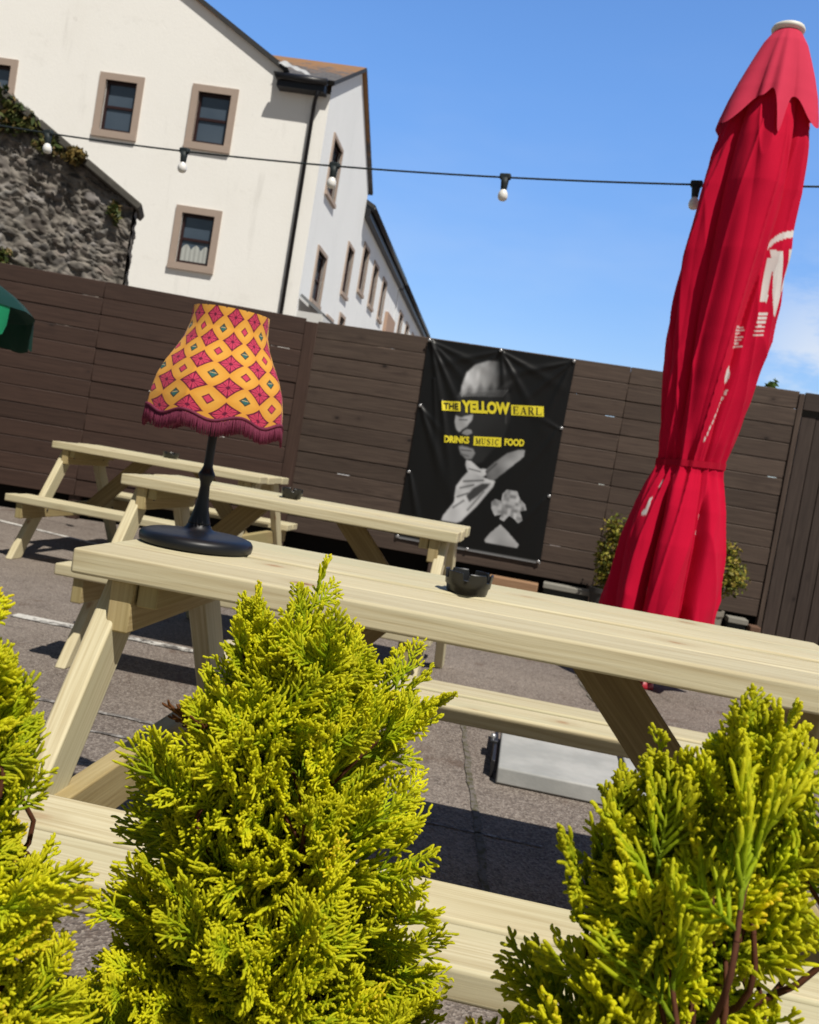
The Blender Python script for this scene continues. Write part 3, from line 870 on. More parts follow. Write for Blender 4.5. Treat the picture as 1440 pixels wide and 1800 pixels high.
def put_text(mb, txt, fr, x0, x1, y0, y1, bold=0.0, off=0.004):
    P_, fs = text_tris(txt, bold)
    q = np.array([fr(x0 + (x1 - x0) * p[0], y1 + (y0 - y1) * p[1]) for p in P_])
    mb.add(bpos(q[:, 0], q[:, 1], off).tolist(), fs)
def put_panel(mb, fr, x0, x1, y0, y1, off=0.0025, n=14):
    vs = []; 
    for i in range(n + 1):
        for y in (y0, y1):
            vs.append(fr(x0 + (x1 - x0) * i / n, y))
    vs = np.array(vs); mb.add(bpos(vs[:, 0], vs[:, 1], off).tolist(), [(2 * i, 2 * i + 1, 2 * i + 3, 2 * i + 2) for i in range(n)])
# a serif alphabet made of strokes: (x0,y0,x1,y1,width) in a unit cell, y up
SER = {
 'E': [(.22,0,.22,1,.17),(.08,.03,.85,.03,.06),(.08,.97,.82,.97,.06),(.22,.52,.62,.52,.06),(.62,.40,.62,.64,.05),(.83,.03,.83,.27,.05),(.80,.97,.80,.75,.05)],
 'A': [(.14,.02,.48,1,.07),(.48,1,.80,.02,.17),(.27,.34,.66,.34,.06),(.0,.03,.3,.03,.06),(.62,.03,1.0,.03,.06)],
 'R': [(.22,0,.22,1,.17),(.06,.03,.40,.03,.06),(.06,.97,.58,.97,.06),(.58,.97,.74,.86,.10),(.74,.88,.74,.64,.15),(.74,.66,.56,.53,.10),(.22,.52,.58,.52,.06),(.50,.52,.80,.04,.16),(.74,.03,1.0,.03,.06)],
 'L': [(.24,0,.24,1,.17),(.08,.03,.88,.03,.06),(.08,.97,.42,.97,.06),(.86,.03,.86,.32,.06)],
 'M': [(.16,0,.16,1,.07),(.84,0,.84,1,.16),(.16,1,.50,.08,.16),(.50,.08,.84,1,.07),(.0,.03,.32,.03,.06),(.66,.03,1,.03,.06),(.0,.97,.2,.97,.06),(.8,.97,1,.97,.06)],
 'U': [(.22,.3,.22,1,.16),(.80,.3,.80,1,.07),(.22,.32,.36,.07,.14),(.36,.05,.64,.05,.08),(.64,.06,.80,.32,.08),(.06,.97,.4,.97,.06),(.66,.97,.95,.97,.06)],
 'S': [(.80,.97,.80,.72,.05),(.78,.86,.55,.97,.07),(.55,.97,.30,.92,.09),(.22,.88,.22,.66,.14),(.22,.66,.78,.38,.16),(.80,.38,.78,.14,.14),(.74,.12,.48,.02,.09),(.48,.02,.22,.12,.07),(.2,.03,.2,.3,.05)],
 'I': [(.5,0,.5,1,.2),(.25,.03,.75,.03,.06),(.25,.97,.75,.97,.06)],
 'C': [(.84,.95,.84,.68,.05),(.82,.84,.56,.98,.08),(.56,.97,.30,.82,.12),(.20,.80,.20,.22,.17),(.28,.18,.55,.03,.12),(.55,.03,.86,.22,.07)]}
def put_serif(mb, txt, fr, x0, x1, y0, y1, off=0.005):
    n = len(txt); wd = [0.6 if c == 'I' else (1.15 if c == 'M' else 1.0) for c in txt]; tot = sum(wd) + 0.12 * (n - 1); x = 0.0
    asp = 0.75
    for c, w_ in zip(txt, wd):
        for (a, b_, c2, d_, wdt) in SER[c]:
            p0 = np.array((a, b_)); p1 = np.array((c2, d_)); dd = p1 - p0; dd = dd / (np.linalg.norm(dd) + 1e-9); nn = np.array((-dd[1], dd[0])) * wdt / 2
            cs = []
            for q in (p0 - nn, p1 - nn, p1 + nn, p0 + nn):
                X = x0 + (x1 - x0) * (x + q[0] * w_) / tot; Y = y1 + (y0 - y1) * q[1]
                cs.append(fr(X, Y))
            cs = np.array(cs); mb.add(bpos(cs[:, 0], cs[:, 1], off).tolist(), [(0, 1, 2, 3)])
        x += w_ + 0.12
fr1 = letter_frame((.157, .290), (.846, .239), (.170, .338))
fr2 = letter_frame((.215, .4555), (.759, .4125), (.222, .4945))
my = MB(); mk = MB()
put_panel(my, fr1, 0.0, 0.185, 0.06, 1.02); put_text(mk, 'THE', fr1, 0.018, 0.167, 0.22, 0.86, 0.02, 0.0055)
put_text(my, 'YELLOW', fr1, 0.197, 0.672, -0.12, 1.12, 0.055)
put_panel(my, fr1, 0.685, 1.0, 0.10, 1.12); put_serif(mk, 'EARL', fr1, 0.70, 0.985, 0.24, 0.98)
put_text(my, 'DRINKS', fr2, 0.0, 0.315, 0.06, 0.96, 0.05)
put_panel(my, fr2, 0.37, 0.715, 0.0, 1.14); put_serif(mk, 'MUSIC', fr2, 0.395, 0.69, 0.2, 0.94)
put_text(my, 'FOOD', fr2, 0.755, 1.0, 0.06, 0.96, 0.05)
my.build('yellow_lettering', M['ink'], ban); mk.build('black_lettering', M['inkb'], ban)

# ------------------------------------------------------------------ things along the foot of the fence
def low_thing(name, x0, x1, d0, d1, z0, z1, mat, label, cat, bev=0.008):
    mb = MB(); c = (d0 + d1) / 2
    A_ = FB + dR * x0 + nR * c + UZ * (z0 + z1) / 2; B_ = FB + dR * x1 + nR * c + UZ * (z0 + z1) / 2
    beam(mb, A_, B_, UZ, z1 - z0, abs(d1 - d0), bev)
    return tag(mb.build(name, mat), label, cat)
low_thing('timber_sleeper', 1.98, 2.40, 0.17, 0.33, 0.0, 0.165, M['tanwood'], 'tan timber sleeper lying at the foot of the fence below the banner', 'sleeper')
def ledge(x0, x1, label, endblock=None):
    r_ = empty('low_ledge', FB + dR * x0 + nR * 0.25); tag(r_, label, 'ledge'); L_ = r_.location
    mb = MB(); beam(mb, FB + dR * x0 + nR * 0.22 + UZ * 0.165 - L_, FB + dR * x1 + nR * 0.22 + UZ * 0.165 - L_, UZ, 0.045, 0.16, 0.006); mb.build('ledge_top', M['ledge'], r_)
    mb = MB(); beam(mb, FB + dR * (x0 + .01) + nR * 0.20 + UZ * 0.071 - L_, FB + dR * (x1 - .01) + nR * 0.20 + UZ * 0.071 - L_, UZ, 0.142, 0.11, 0.004); mb.build('ledge_base', plain('dark_green_base', (0.014, 0.022, 0.022), 0.6), r_)
    return r_
ledge(2.44, 2.84, 'pale topped dark ledge at the fence foot, between the timber sleeper and the red parasol')
ledge(3.96, 4.12, 'pale topped dark ledge at the fence foot, right of the red parasol')
low_thing('brown_block', 4.135, 4.22, 0.18, 0.33, 0.0, 0.15, M['brickbrown'], 'small brown block beside the gate at the fence foot', 'block')

# ------------------------------------------------------------------ leafy clumps
def leaf_clump(name, c, rad, n, size, cols, mat, parent=None, seed=0, shell=0.45, lumps=7, up=0.3):
    r_ = np.random.default_rng(seed)
    lc = r_.normal(size=(lumps, 3)); lc /= np.linalg.norm(lc, axis=1)[:, None]; lc *= r_.uniform(0.35, 0.75, (lumps, 1))
    lr = r_.uniform(0.35, 0.6, lumps)
    k = r_.integers(0, lumps, n)
    d = r_.normal(size=(n, 3)); d /= np.linalg.norm(d, axis=1)[:, None]
    p = lc[k] + d * (lr[k] * r_.uniform(shell, 1, n))[:, None]
    p = p * np.array(rad) + np.array(c)
    nrm = d * 0.7 + r_.normal(size=(n, 3)) * 0.6 + np.array([0, 0, up]); nrm /= np.linalg.norm(nrm, axis=1)[:, None]
    a = np.cross(nrm, r_.normal(size=(n, 3))); a /= np.linalg.norm(a, axis=1)[:, None]; b_ = np.cross(nrm, a)
    s_ = size * r_.uniform(0.6, 1.3, n)[:, None]
    V = np.stack([p - a * s_, p + b_ * s_ * 0.45 - a * s_ * .1, p + a * s_, p - b_ * s_ * 0.45 - a * s_ * .1], 1).reshape(-1, 3)
    Q = np.arange(4 * n).reshape(-1, 4)
    ci = r_.integers(0, len(cols), n); C = np.array(cols)[ci] * r_.uniform(0.7, 1.25, (n, 1))
    C = np.concatenate([C, np.ones((n, 1))], 1); C = np.repeat(C, 4, 0)
    return np_mesh(name, V, Q, mat, parent, cols=C, smooth=False)
GOLD = [(0.28, 0.25, 0.03), (0.20, 0.21, 0.03), (0.13, 0.15, 0.02), (0.36, 0.27, 0.05), (0.08, 0.10, 0.02)]
def pot_shrub(x, off, h0, h1, rad, label, seed, potmat, potr, ribbed):
    loc = FB + dR * x + nR * off
    r_ = empty('potted_shrub', loc); tag(r_, label, 'shrub', 'golden shrubs in pots by the fence')
    leaf_clump('foliage', (0, 0, (h0 + h1) / 2), (rad, rad, (h1 - h0) / 2), 2600, 0.022, GOLD, M['leaf_far'], r_, seed, 0.3, 12)
    mb = MB(); tube(mb, [(0, 0, 0.12), (0.01, 0, h0 + 0.1), (0, 0.01, (h0 + h1) / 2)], [0.018, 0.014, 0.008], 7); mb.build('stem', M['bark'], r_)
    mb = MB(); n_ = 48; vs = []
    prof = [(0.8, 0.0), (0.86, 0.03), (0.95, 0.18), (1.02, 0.20), (1.02, 0.24), (0.9, 0.24), (0.86, 0.20), (0.0, 0.20)]
    for j, (rr_, z_) in enumerate(prof):
        for k in range(n_):
            a = 2 * math.pi * k / n_; q = rr_ * potr * (1 - (0.05 if ribbed and k % 4 < 2 and 0 < j < 3 else 0))
            vs.append((q * math.cos(a), q * math.sin(a), z_))
    fs = [(j * n_ + k, j * n_ + (k + 1) % n_, (j + 1) * n_ + (k + 1) % n_, (j + 1) * n_ + k) for j in range(len(prof) - 1) for k in range(n_)]
    fs.append(tuple(range(n_ - 1, -1, -1)))
    mb.add(vs, fs, None, False); mb.build('pot', potmat, r_)
pot_shrub(3.76, 0.45, 0.22, 0.83, 0.25, 'golden green shrub in a pale ribbed pot, right of the red parasol', 3, M['pot'], 0.13, True)
pot_shrub(2.95, 0.35, 0.20, 0.88, 0.16, 'golden green shrub in a dark pot, peeping out left of the red parasol', 4, M['potdark'], 0.13, False)
sp_ = leaf_clump('weed_tuft', tuple(FB + dR * 4.04 - nR * 0.12 + UZ * 2.10), (0.06, 0.04, 0.12), 60, 0.035, [(0.10, 0.17, 0.04), (0.16, 0.22, 0.05)], M['leaf_far'], None, 8)
tag(sp_, 'tiny green leaf tip poking above the fence top by the gate', 'plant')

# ------------------------------------------------------------------ parasol
par = empty('closed_parasol', (1.412, 5.05, 0)); tag(par, 'tall closed red canvas parasol tied round its middle, with white print', 'parasol')
def axis_x(z): return (z - 0.371) / (3.595 - 0.371) * 0.137
# the angle is measured from the direction facing the camera, growing to the right
FW = math.atan2(-5.05, -1.45)
NT, NZ = 420, 460
ph = np.linspace(-np.pi, np.pi, NT, endpoint=False); sv = np.linspace(0, 1, NZ)
PH, SV = np.meshgrid(ph, sv, indexing='ij')
zhem = 0.25 + 0.10 * np.sin(2 * ph + 0.6) + 0.06 * np.sin(5 * ph + 1.0) + 0.17 * np.exp(-((ph + 1.25) / 0.35) ** 2) - 0.12 * np.exp(-((ph - 0.35) / 0.3) ** 2)
ZZ = 3.53 + (zhem[:, None] - 3.53) * SV
Rz = np.interp(ZZ, [.1, .3, .5, .8, 1.0, 1.10, 1.19, 1.235, 1.28, 1.36, 1.6, 1.9, 2.35, 2.7, 2.95, 3.05, 3.3, 3.45, 3.53], [.315, .315, .305, .280, .245, .218, .186, .179, .186, .203, .236, .266, .285, .272, .235, .215, .15, .10, .05])
def vnoise(seed, x, y):
    g = np.random.default_rng(seed).random((64, 64)); xi = np.floor(x).astype(int); yi = np.floor(y).astype(int); a = x - xi; c = y - yi
    a = a * a * (3 - 2 * a); c = c * c * (3 - 2 * c); xi %= 63; yi %= 63
    return g[xi, yi] * (1 - a) * (1 - c) + g[xi + 1, yi] * a * (1 - c) + g[xi, yi + 1] * (1 - a) * c + g[xi + 1, yi + 1] * a * c
tw = 0.22 * np.sin(ZZ * 1.5 + 0.4) + 0.30 * (ZZ - 1.25)
tw = tw * 0.55
cyc = np.cos(PH); syc = np.sin(PH)
warp = 0.34 * np.sin(2 * PH + 1.1 + ZZ * 0.5) + 0.20 * np.sin(3 * PH + 0.3 - ZZ * 0.9) + 0.10 * np.sin(5 * PH + 2.0 + ZZ * 1.6)
fold = np.abs(np.sin(3.0 * (PH + tw + warp * 0.7) + 0.9)) ** 0.7
fold2 = np.abs(np.sin(8.0 * (PH + tw * 1.3) + warp * 5 + 1.7)) ** 0.8
near_tie = np.exp(-((ZZ - 1.235) / 0.16) ** 2)
amp = 0.33 * (1 - 0.45 * near_tie) * np.interp(ZZ, [0.2, 1.2, 2.2, 3.0, 3.5], [1.0, 0.7, 0.95, 0.8, 0.3])
rr = Rz * (1 - amp * (1 - fold) - 0.030 * (1 - fold2) * (0.3 + 0.9 * vnoise(61, (cyc + 1.2) * 2.2, ZZ * 1.2) * 1.5 + 1.6 * near_tie))
rr += Rz * 0.10 * (vnoise(2, (cyc + 1.2) * 2.4 + ZZ * 0.8, ZZ * 1.6) + vnoise(5, (syc + 1.3) * 3.4, ZZ * 2.0) - 1.0)
def rid(seed, x, y): return 1 - np.abs(2 * vnoise(seed, x, y) - 1)
cre = rid(81, (PH + np.pi) * 2.3 + ZZ * 1.3, ZZ * 0.55 + 3) ** 5 * 0.8 + rid(82, (PH + np.pi) * 3.3 - ZZ * 0.9, ZZ * 0.8 + 9) ** 6 * 0.6
seamw = np.clip((np.pi - np.abs(PH)) / 0.4, 0, 1)
rr += (0.020 * cre - 0.006) * seamw * np.interp(ZZ, [0.2, 2.9, 3.4], [1, 1, 0])
lowz = 1 / (1 + np.exp((ZZ - 1.02) / 0.05))
rr -= lowz * (0.085 * np.exp(-((PH - 0.60 - 0.10 * (1 - ZZ)) / 0.075) ** 2) + 0.05 * np.exp(-((PH + 0.42) / 0.12) ** 2))
rr += 0.006 * (vnoise(7, (cyc + 1.2) * 9 + ZZ * 2.5, ZZ * 8) - 0.5) + 0.006 * near_tie * np.sin(22 * PH + 3 * warp)
def pworld(phi, z, r_):
    a = FW + phi
    return np.stack([axis_x(z) + r_ * np.cos(a), r_ * np.sin(a), z], -1)
redc = np.array([0.58, 0.005, 0.038])
shade = 0.94 + 0.12 * vnoise(12, (cyc + 1.2) * 2.5 + ZZ, ZZ * 1.1)
colr = redc[None, None, :] * shade[..., None]
fade = np.clip((ZZ - 2.5) / 1.0, 0, 1)[..., None] * 0.08
colr = colr * (1 - fade) + np.array([0.5, 0.05, 0.08]) * fade
# white print, in (angle, height); the loose folds hide the rest of the wording
WH = np.array([0.74, 0.70, 0.68])
def wprint(P_, soft=1.0):
    global colr
    m_ = inpoly(P_, PH, ZZ); colr[m_] = WH
    return m_
def arc_poly(p0, p1, p2, t_):
    a = [np.array(p0) * (1 - s_) ** 2 + 2 * np.array(p1) * s_ * (1 - s_) + np.array(p2) * s_ ** 2 for s_ in np.linspace(0, 1, 12)]
    return [tuple(q) for q in a] + [(q[0], q[1] - t_) for q in a[::-1]]
wprint(arc_poly((0.76, 2.41), (0.92, 2.51), (1.45, 2.505), 0.036))
wprint([(0.78, 2.13), (0.78, 2.34), (0.90, 2.34), (0.90, 2.15), (0.94, 2.15), (0.94, 2.11), (0.78, 2.11)])
wprint([(0.80, 2.38), (1.00, 2.38), (1.28, 2.14), (1.28, 2.06), (1.12, 2.06)])
wprint([(1.12, 2.40), (1.4, 2.42), (1.4, 2.20), (1.25, 2.10), (1.24, 2.30)])
for k in range(7):
    z_ = 1.965 - k * 0.017
    wprint([(0.36 + 0.012 * k, z_), (0.62 + .03 * math.sin(k * 2.3), z_ + .01), (0.62 + .03 * math.sin(k * 2.3), z_ + .002), (0.36 + 0.012 * k, z_ - .008)])
for k in range(6):
    z_ = 2.05 - k * 0.022; wprint([(0.80, z_), (1.02, z_ + .012), (1.02, z_ + .002), (0.80, z_ - .010)])
wprint([(0.46 + 0.085 * math.cos(a), 1.715 + 0.048 * math.sin(a)) for a in np.linspace(0, 2 * math.pi, 16, endpoint=False)])
for k in range(9):
    z_ = 1.635 - k * 0.032; x_ = 0.52 - 0.035 * k + 0.02 * math.sin(k * 3.1)
    wprint([(x_, z_), (x_ + .05, z_ + .004), (x_ + .035, z_ - .022), (x_ - .012, z_ - .024)])
wprint([(-0.80, 1.02), (-0.74, 1.03), (-0.72, 0.93), (-0.86, 0.925), (-0.86, 0.95), (-0.80, 0.96)])
wprint([(-0.72, 1.13), (-0.67, 1.13), (-0.68, 1.085), (-0.73, 1.085)])
wprint([(0.52, 0.98), (0.57, 0.98), (0.58, 0.87), (0.50, 0.87), (0.50, 0.89), (0.53, 0.90)])
wprint([(-0.30, 0.56), (-0.27, 0.56), (-0.27, 0.52), (-0.30, 0.52)])
cl4 = np.concatenate([colr, np.ones(colr.shape[:2] + (1,))], -1)
np_mesh('canopy', pworld(PH, ZZ, rr).reshape(-1, 3), grid_quads(NT, NZ, True), M['cloth'], par, cols=cl4.reshape(-1, 4))
# wind vent flap on top, with hanging corners
NT2, NZ2 = 300, 90
ph2 = np.linspace(-np.pi, np.pi, NT2, endpoint=False); P2, S2 = np.meshgrid(ph2, np.linspace(0, 1, NZ2), indexing='ij')
wv2 = 3.0 * (ph2 + 0.42) + 0.45 * np.sin(2 * ph2 + 0.5)
k8 = np.abs(np.sin(wv2))
zb2 = 3.13 - 0.10 * k8 ** 2.0 - 0.03 * np.exp(-((ph2 + 1.1) / 0.4) ** 2) + 0.02 * np.sin(2 * ph2 + 1) - 0.16 * np.exp(-((ph2 - 0.24) / 0.11) ** 2) + 0.12 * np.exp(-((ph2 + 0.04) / 0.15) ** 2)
Z2 = 3.565 + (zb2[:, None] - 3.565) * S2
R2 = np.interp(Z2, [2.9, 3.0, 3.1, 3.2, 3.3, 3.4, 3.48, 3.54, 3.565], [.285, .272, .252, .226, .192, .152, .118, .080, .058])
f2_ = np.abs(np.sin(3.0 * (P2 + 0.42) + 0.45 * np.sin(2 * P2 + 0.5))) ** 1.1
R2 = R2 * (1 - 0.16 * S2 * (1 - f2_)) + 0.010 * S2 * np.sin(11 * P2 + 2 * np.sin(3 * P2))
fc = np.array([0.62, 0.045, 0.095])[None, None, :] * (0.9 + 0.2 * vnoise(15, (np.cos(P2) + 1.2) * 3, Z2 * 3))[..., None]
np_mesh('vent_flap', pworld(P2, Z2, R2).reshape(-1, 3), grid_quads(NT2, NZ2, True), M['cloth'], par, cols=np.concatenate([fc, np.ones(fc.shape[:2] + (1,))], -1).reshape(-1, 4))
mb = MB(); lathe(mb, [(0.055, 3.545), (0.083, 3.560), (0.086, 3.572), (0.080, 3.584), (0.060, 3.594), (0.03, 3.599), (0.001, 3.600)], 40, (axis_x(3.57), 0, 0), cap_bot=True); mb.build('finial_cap', M['whitecap'], par)
mb = MB(); pts = []
for k in range(97):
    a = -math.pi + 2 * math.pi * k / 96; i = int((k / 96) * NT) % NT; j = int(np.argmin(np.abs(ZZ[i] - 1.235)))
    rw = max(rr[i, max(0, j - 4):j + 5].max(), 0.166) + 0.004
    q = pworld(np.array(a), np.array(1.235 + 0.012 * math.sin(a)), np.array(rw)); pts.append(q)
vs = []; 
for q in pts: vs += [(q[0], q[1], q[2] + 0.017), (q[0], q[1], q[2] - 0.017)]
mb.add(vs, [(2 * i, 2 * i + 1, 2 * i + 3, 2 * i + 2) for i in range(96)], None, True, col=[(0.42, 0.006, 0.028, 1)] * len(vs))
mb.build('tie_strap', M['cloth'], par)
mb = MB(); tube(mb, [(-0.015, 0, 0.0), (axis_x(1.0), 0, 1.0), (axis_x(3.54), 0, 3.54)], 0.024, 14); mb.build('pole', plain('red_pole', (0.40, 0.010, 0.02), 0.4), par)
mb = MB(); lathe(mb, [(0.04, 0.22), (0.045, 0.05), (0.07, 0.035), (0.075, 0.012), (0.075, 0.0)], 40, (-0.015, 0, 0), cap_top=True); mb.build('base_plate', plain('red_base', (0.33, 0.008, 0.02), 0.45), par)

# ------------------------------------------------------------------ parasol foot slabs near the table
pb = empty('parasol_base', (0.66, 3.25, 0), -0.12); tag(pb, 'pale concrete parasol foot slabs lying beyond the far bench of the nearest table', 'parasol base')
for x0, x1 in ((-0.205, 0.225), (0.245, 0.66)):
    mb = MB(); beam(mb, (x0, 0, 0.031), (x1, 0, 0.031), (0, 1, 0), 0.52, 0.056, 0.006); mb.build('slab', M['slab'], pb)
mb = MB()
beam(mb, (-0.222, -0.2, 0.03), (-0.222, 0.27, 0.03), (0, 0, 1), 0.058, 0.012, 0.002)
mb.build('frame', M['blacksteel'], pb)
mb = MB(); beam(mb, (0.235, -0.24, 0.03), (0.235, 0.26, 0.03), (0, 0, 1), 0.050, 0.010, 0.002); mb.build('frame', M['blacksteel'], pb)
mb = MB()
beam(mb, (-0.243, 0.05, 0.062), (-0.215, 0.05, 0.062), (0, 1, 0), 0.09, 0.010, 0.002)
mb.build('bracket', M['blacksteel'], pb)
mb = MB(); lathe(mb, [(0.009, 0.0), (0.009, 0.012), (0.001, 0.013)], 8, (-0.234, 0.05, 0.067)); mb.build('bolt', M['steel'], pb)

# ------------------------------------------------------------------ festoon lights
fes = empty('festoon_lights', (-2.966, 6.7, 2.866)); tag(fes, 'string of white festoon bulbs on a dark cable across the sky', 'string lights')
SP = [(-4.257, 7.078, 2.937), (-3.37, 6.818, 2.893), (-2.967, 6.7, 2.873), (-1.901, 6.389, 2.825), (-0.843, 6.08, 2.786), (-0.281, 5.916, 2.788), (0.237, 5.764, 2.792), (0.803, 5.599, 2.815), (1.313, 5.45, 2.848), (1.938, 5.267, 2.887), (2.875, 4.993, 2.946)]
o0 = np.array(fes.location[:])
sp_t = np.linspace(0, len(SP) - 1, 70)
SPa = np.array(SP)
xs = np.interp(sp_t, range(len(SP)), SPa[:, 0]); ys = np.interp(sp_t, range(len(SP)), SPa[:, 1])
cf = np.polyfit(SPa[1:, 0], SPa[1:, 2], 3); zs = np.polyval(cf, xs)
mb = MB(); tube(mb, [Vector((x, y, z)) - Vector(o0) for x, y, z in zip(xs, ys, zs)], 0.0058, 6); mb.build('cable', M['cable'], fes)
for i, j in enumerate((2, 3, 4, 6, 8)):
    x, y, _ = SP[j]; z = np.polyval(cf, x)
    p = Vector((x, y, z)) - Vector(o0)
    tl = [(-0.10, 0.0), (0.0, 0.02), (0.02, 0.0), (-0.03, 0.01), (-0.04, 0.0)][i]
    mb = MB()
    beam(mb, (-0.034, 0, 0.004), (0.034, 0, 0.004), (0, 0, 1), 0.036, 0.036, 0.008)
    lathe(mb, [(0.026, -0.006), (0.0225, -0.04), (0.0195, -0.072), (0.0185, -0.074)], 16, cap_bot=True, cap_top=True)
    h = mb.build('lamp_holder', M['cable'], fes); h.location = p; h.rotation_euler = (tl[1], tl[0], math.atan2(-0.29, 1.0))
    mb = MB()
    lathe(mb, [(0.016, -0.066), (0.0185, -0.076), (0.027, -0.090), (0.0325, -0.104), (0.034, -0.117), (0.0325, -0.130), (0.027, -0.142), (0.017, -0.149), (0.001, -0.1515)], 24)
    bo = mb.build('bulb', M['bulb'], h); bo.scale = (0.9, 0.9, 0.9); bo.location = (0, 0, -0.007)

# ------------------------------------------------------------------ green canopy edge at far left
gp = empty('green_parasol', (-3.51, 5.0, 0)); tag(gp, 'green parasol canopy reaching in at the left edge, dark underneath', 'parasol')
NA = 320; NR_ = 24
an = np.linspace(0, 2 * np.pi, NA, endpoint=False)
AN, TS = np.meshgrid(an, np.linspace(0, 1, NR_), indexing='ij')
q8 = ((AN * 8 / (2 * np.pi) + 0.5) % 1) - 0.5
oct8 = 0.5 + 0.5 * np.cos(np.pi / 8) / np.cos((((AN * 8 / (2 * np.pi)) % 1) - 0.5) * 2 * np.pi / 8)
rg = 1.31 * TS * oct8; hg = 2.12 - 0.64 * TS ** 1.12 - 0.03 * np.clip(TS - 0.94, 0, 1) / 0.06
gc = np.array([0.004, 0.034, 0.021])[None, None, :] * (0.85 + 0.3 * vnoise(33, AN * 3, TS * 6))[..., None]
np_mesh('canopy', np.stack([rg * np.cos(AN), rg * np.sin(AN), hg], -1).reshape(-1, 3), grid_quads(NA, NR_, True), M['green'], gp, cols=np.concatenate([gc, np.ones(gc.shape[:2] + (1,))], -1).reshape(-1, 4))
# hanging valance: open at the corner that points to the right of the photograph
def valance(a0, a1, colv):
    n1, n2 = 90, 10
    A1, T1 = np.meshgrid(np.linspace(R(a0), R(a1), n1), np.linspace(0, 1, n2), indexing='ij')
    e = np.clip(np.minimum(A1 - R(a0), R(a1) - A1) / R(5), 0, 1)
    hh = 1.45 - 0.17 * T1 * (0.55 + 0.45 * np.sqrt(np.clip(1 - (1 - e) ** 2, 0, 1))) - 0.012 * np.cos(A1 * 16) * T1
    rv = 1.305 * (0.5 + 0.5 * np.cos(np.pi / 8) / np.cos((((A1 * 8 / (2 * np.pi)) % 1) - 0.5) * 2 * np.pi / 8)) + 0.012 * np.sin(A1 * 30) * T1
    cc_ = np.array(colv)[None, None, :] * np.ones(A1.shape)[..., None]
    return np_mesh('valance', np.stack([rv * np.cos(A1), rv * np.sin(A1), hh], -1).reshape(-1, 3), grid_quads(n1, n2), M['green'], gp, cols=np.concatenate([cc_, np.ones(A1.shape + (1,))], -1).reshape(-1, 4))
valance(20, 200, (0.006, 0.06, 0.035)); valance(205, 355, (0.012, 0.27, 0.115))  # light put into the greens: far side shaded dark, near side sunlit bright
mb = MB(); tube(mb, [(0, 0, 0), (0, 0, 2.1)], 0.02, 10); mb.build('pole', M['blacksteel'], gp)

# ------------------------------------------------------------------ house
HY = R(4.5)
HO = Vector((-3.090, 20.0, 0)); HF = Vector((math.cos(HY), -math.sin(HY), 0)); HB_ = Vector((math.sin(HY), math.cos(HY), 0))
def wall_holes(mb, P, x0, x1, z0, z1, holes, depth, inward):
    xs_ = sorted({x0, x1, *[h[0] for h in holes], *[h[1] for h in holes]}); zs_ = sorted({z0, z1, *[h[2] for h in holes], *[h[3] for h in holes]})
    for a, b_ in zip(xs_[:-1], xs_[1:]):
        for c, d_ in zip(zs_[:-1], zs_[1:]):
            if any(h[0] - 1e-6 <= a and b_ <= h[1] + 1e-6 and h[2] - 1e-6 <= c and d_ <= h[3] + 1e-6 for h in holes): continue
            quad(mb, P(a, c), P(b_, c), P(b_, d_), P(a, d_))
    for (a, b_, c, d_) in holes:
        i = inward * depth
        quad(mb, P(a, c), P(a, d_), P(a, d_) + i, P(a, c) + i); quad(mb, P(b_, d_), P(b_, c), P(b_, c) + i, P(b_, d_) + i)
        quad(mb, P(a, d_), P(b_, d_), P(b_, d_) + i, P(a, d_) + i); quad(mb, P(b_, c), P(a, c), P(a, c) + i, P(b_, c) + i)
def make_window(root, O, ex, out, x0, x1, z0, z1, sur=0.14, curtain=False, depth=0.11, bar=True):
    """a sash window in the opening x0..x1, z0..z1 of a wall with outward normal `out`"""
    O = O - root.location
    mb = MB(); d = 0.035
    for (a, b_, c, e) in ((x0 - sur, x0, z0, z1), (x1, x1 + sur, z0, z1), (x0 - sur, x1 + sur, z1, z1 + sur), (x0 - sur, x1 + sur, z0 - sur, z0)):
        boxf(mb, O, ex, out, UZ, a, b_, -0.06, d if c != z0 - sur else d + 0.03, c, e)
    w_ = mb.build('window', M['stonetrim'], root)
    fw = 0.055; mb = MB(); y0, y1 = -depth, -depth + 0.05
    zm = (z0 + z1) / 2
    boxf(mb, O, ex, out, UZ, x0, x0 + fw, y0, y1, z0, z1); boxf(mb, O, ex, out, UZ, x1 - fw, x1, y0, y1, z0, z1)
    boxf(mb, O, ex, out, UZ, x0 + fw, x1 - fw, y0, y1, z1 - fw, z1); boxf(mb, O, ex, out, UZ, x0 + fw, x1 - fw, y0, y1, z0, z0 + fw * 1.2)
    if bar: boxf(mb, O, ex, out, UZ, x0 + fw, x1 - fw, y0 - 0.003, y1 - 0.012, zm - 0.028, zm + 0.028)
    mb.build('sash_frame', M['frame'], w_)
    mb = MB(); boxf(mb, O, ex, out, UZ, x0 + 0.02, x1 - 0.02, -depth - 0.012, -depth + 0.008, z0 + 0.02, z1 - 0.02); mb.build('pane', M['glass'], w_)
    if curtain:
        mb = MB(); n2 = 40; vs = []
        for k in range(n2 + 1):
            t = k / n2; x = x0 + fw + (x1 - x0 - 2 * fw) * t; yy = -depth + 0.014 + 0.006 * math.sin(t * 38)
            zt2 = z0 + (z1 - z0) * (0.30 + 0.10 * abs(math.sin(t * 9.0)))
            vs += [O + ex * x + out * yy + UZ * (z0 + 0.07), O + ex * x + out * yy + UZ * zt2]
        mb.add(vs, [(2 * i, 2 * i + 2, 2 * i + 3, 2 * i + 1) for i in range(n2)], None, True)
        mb.build('net_curtain', M['curtain'], w_)
    return w_
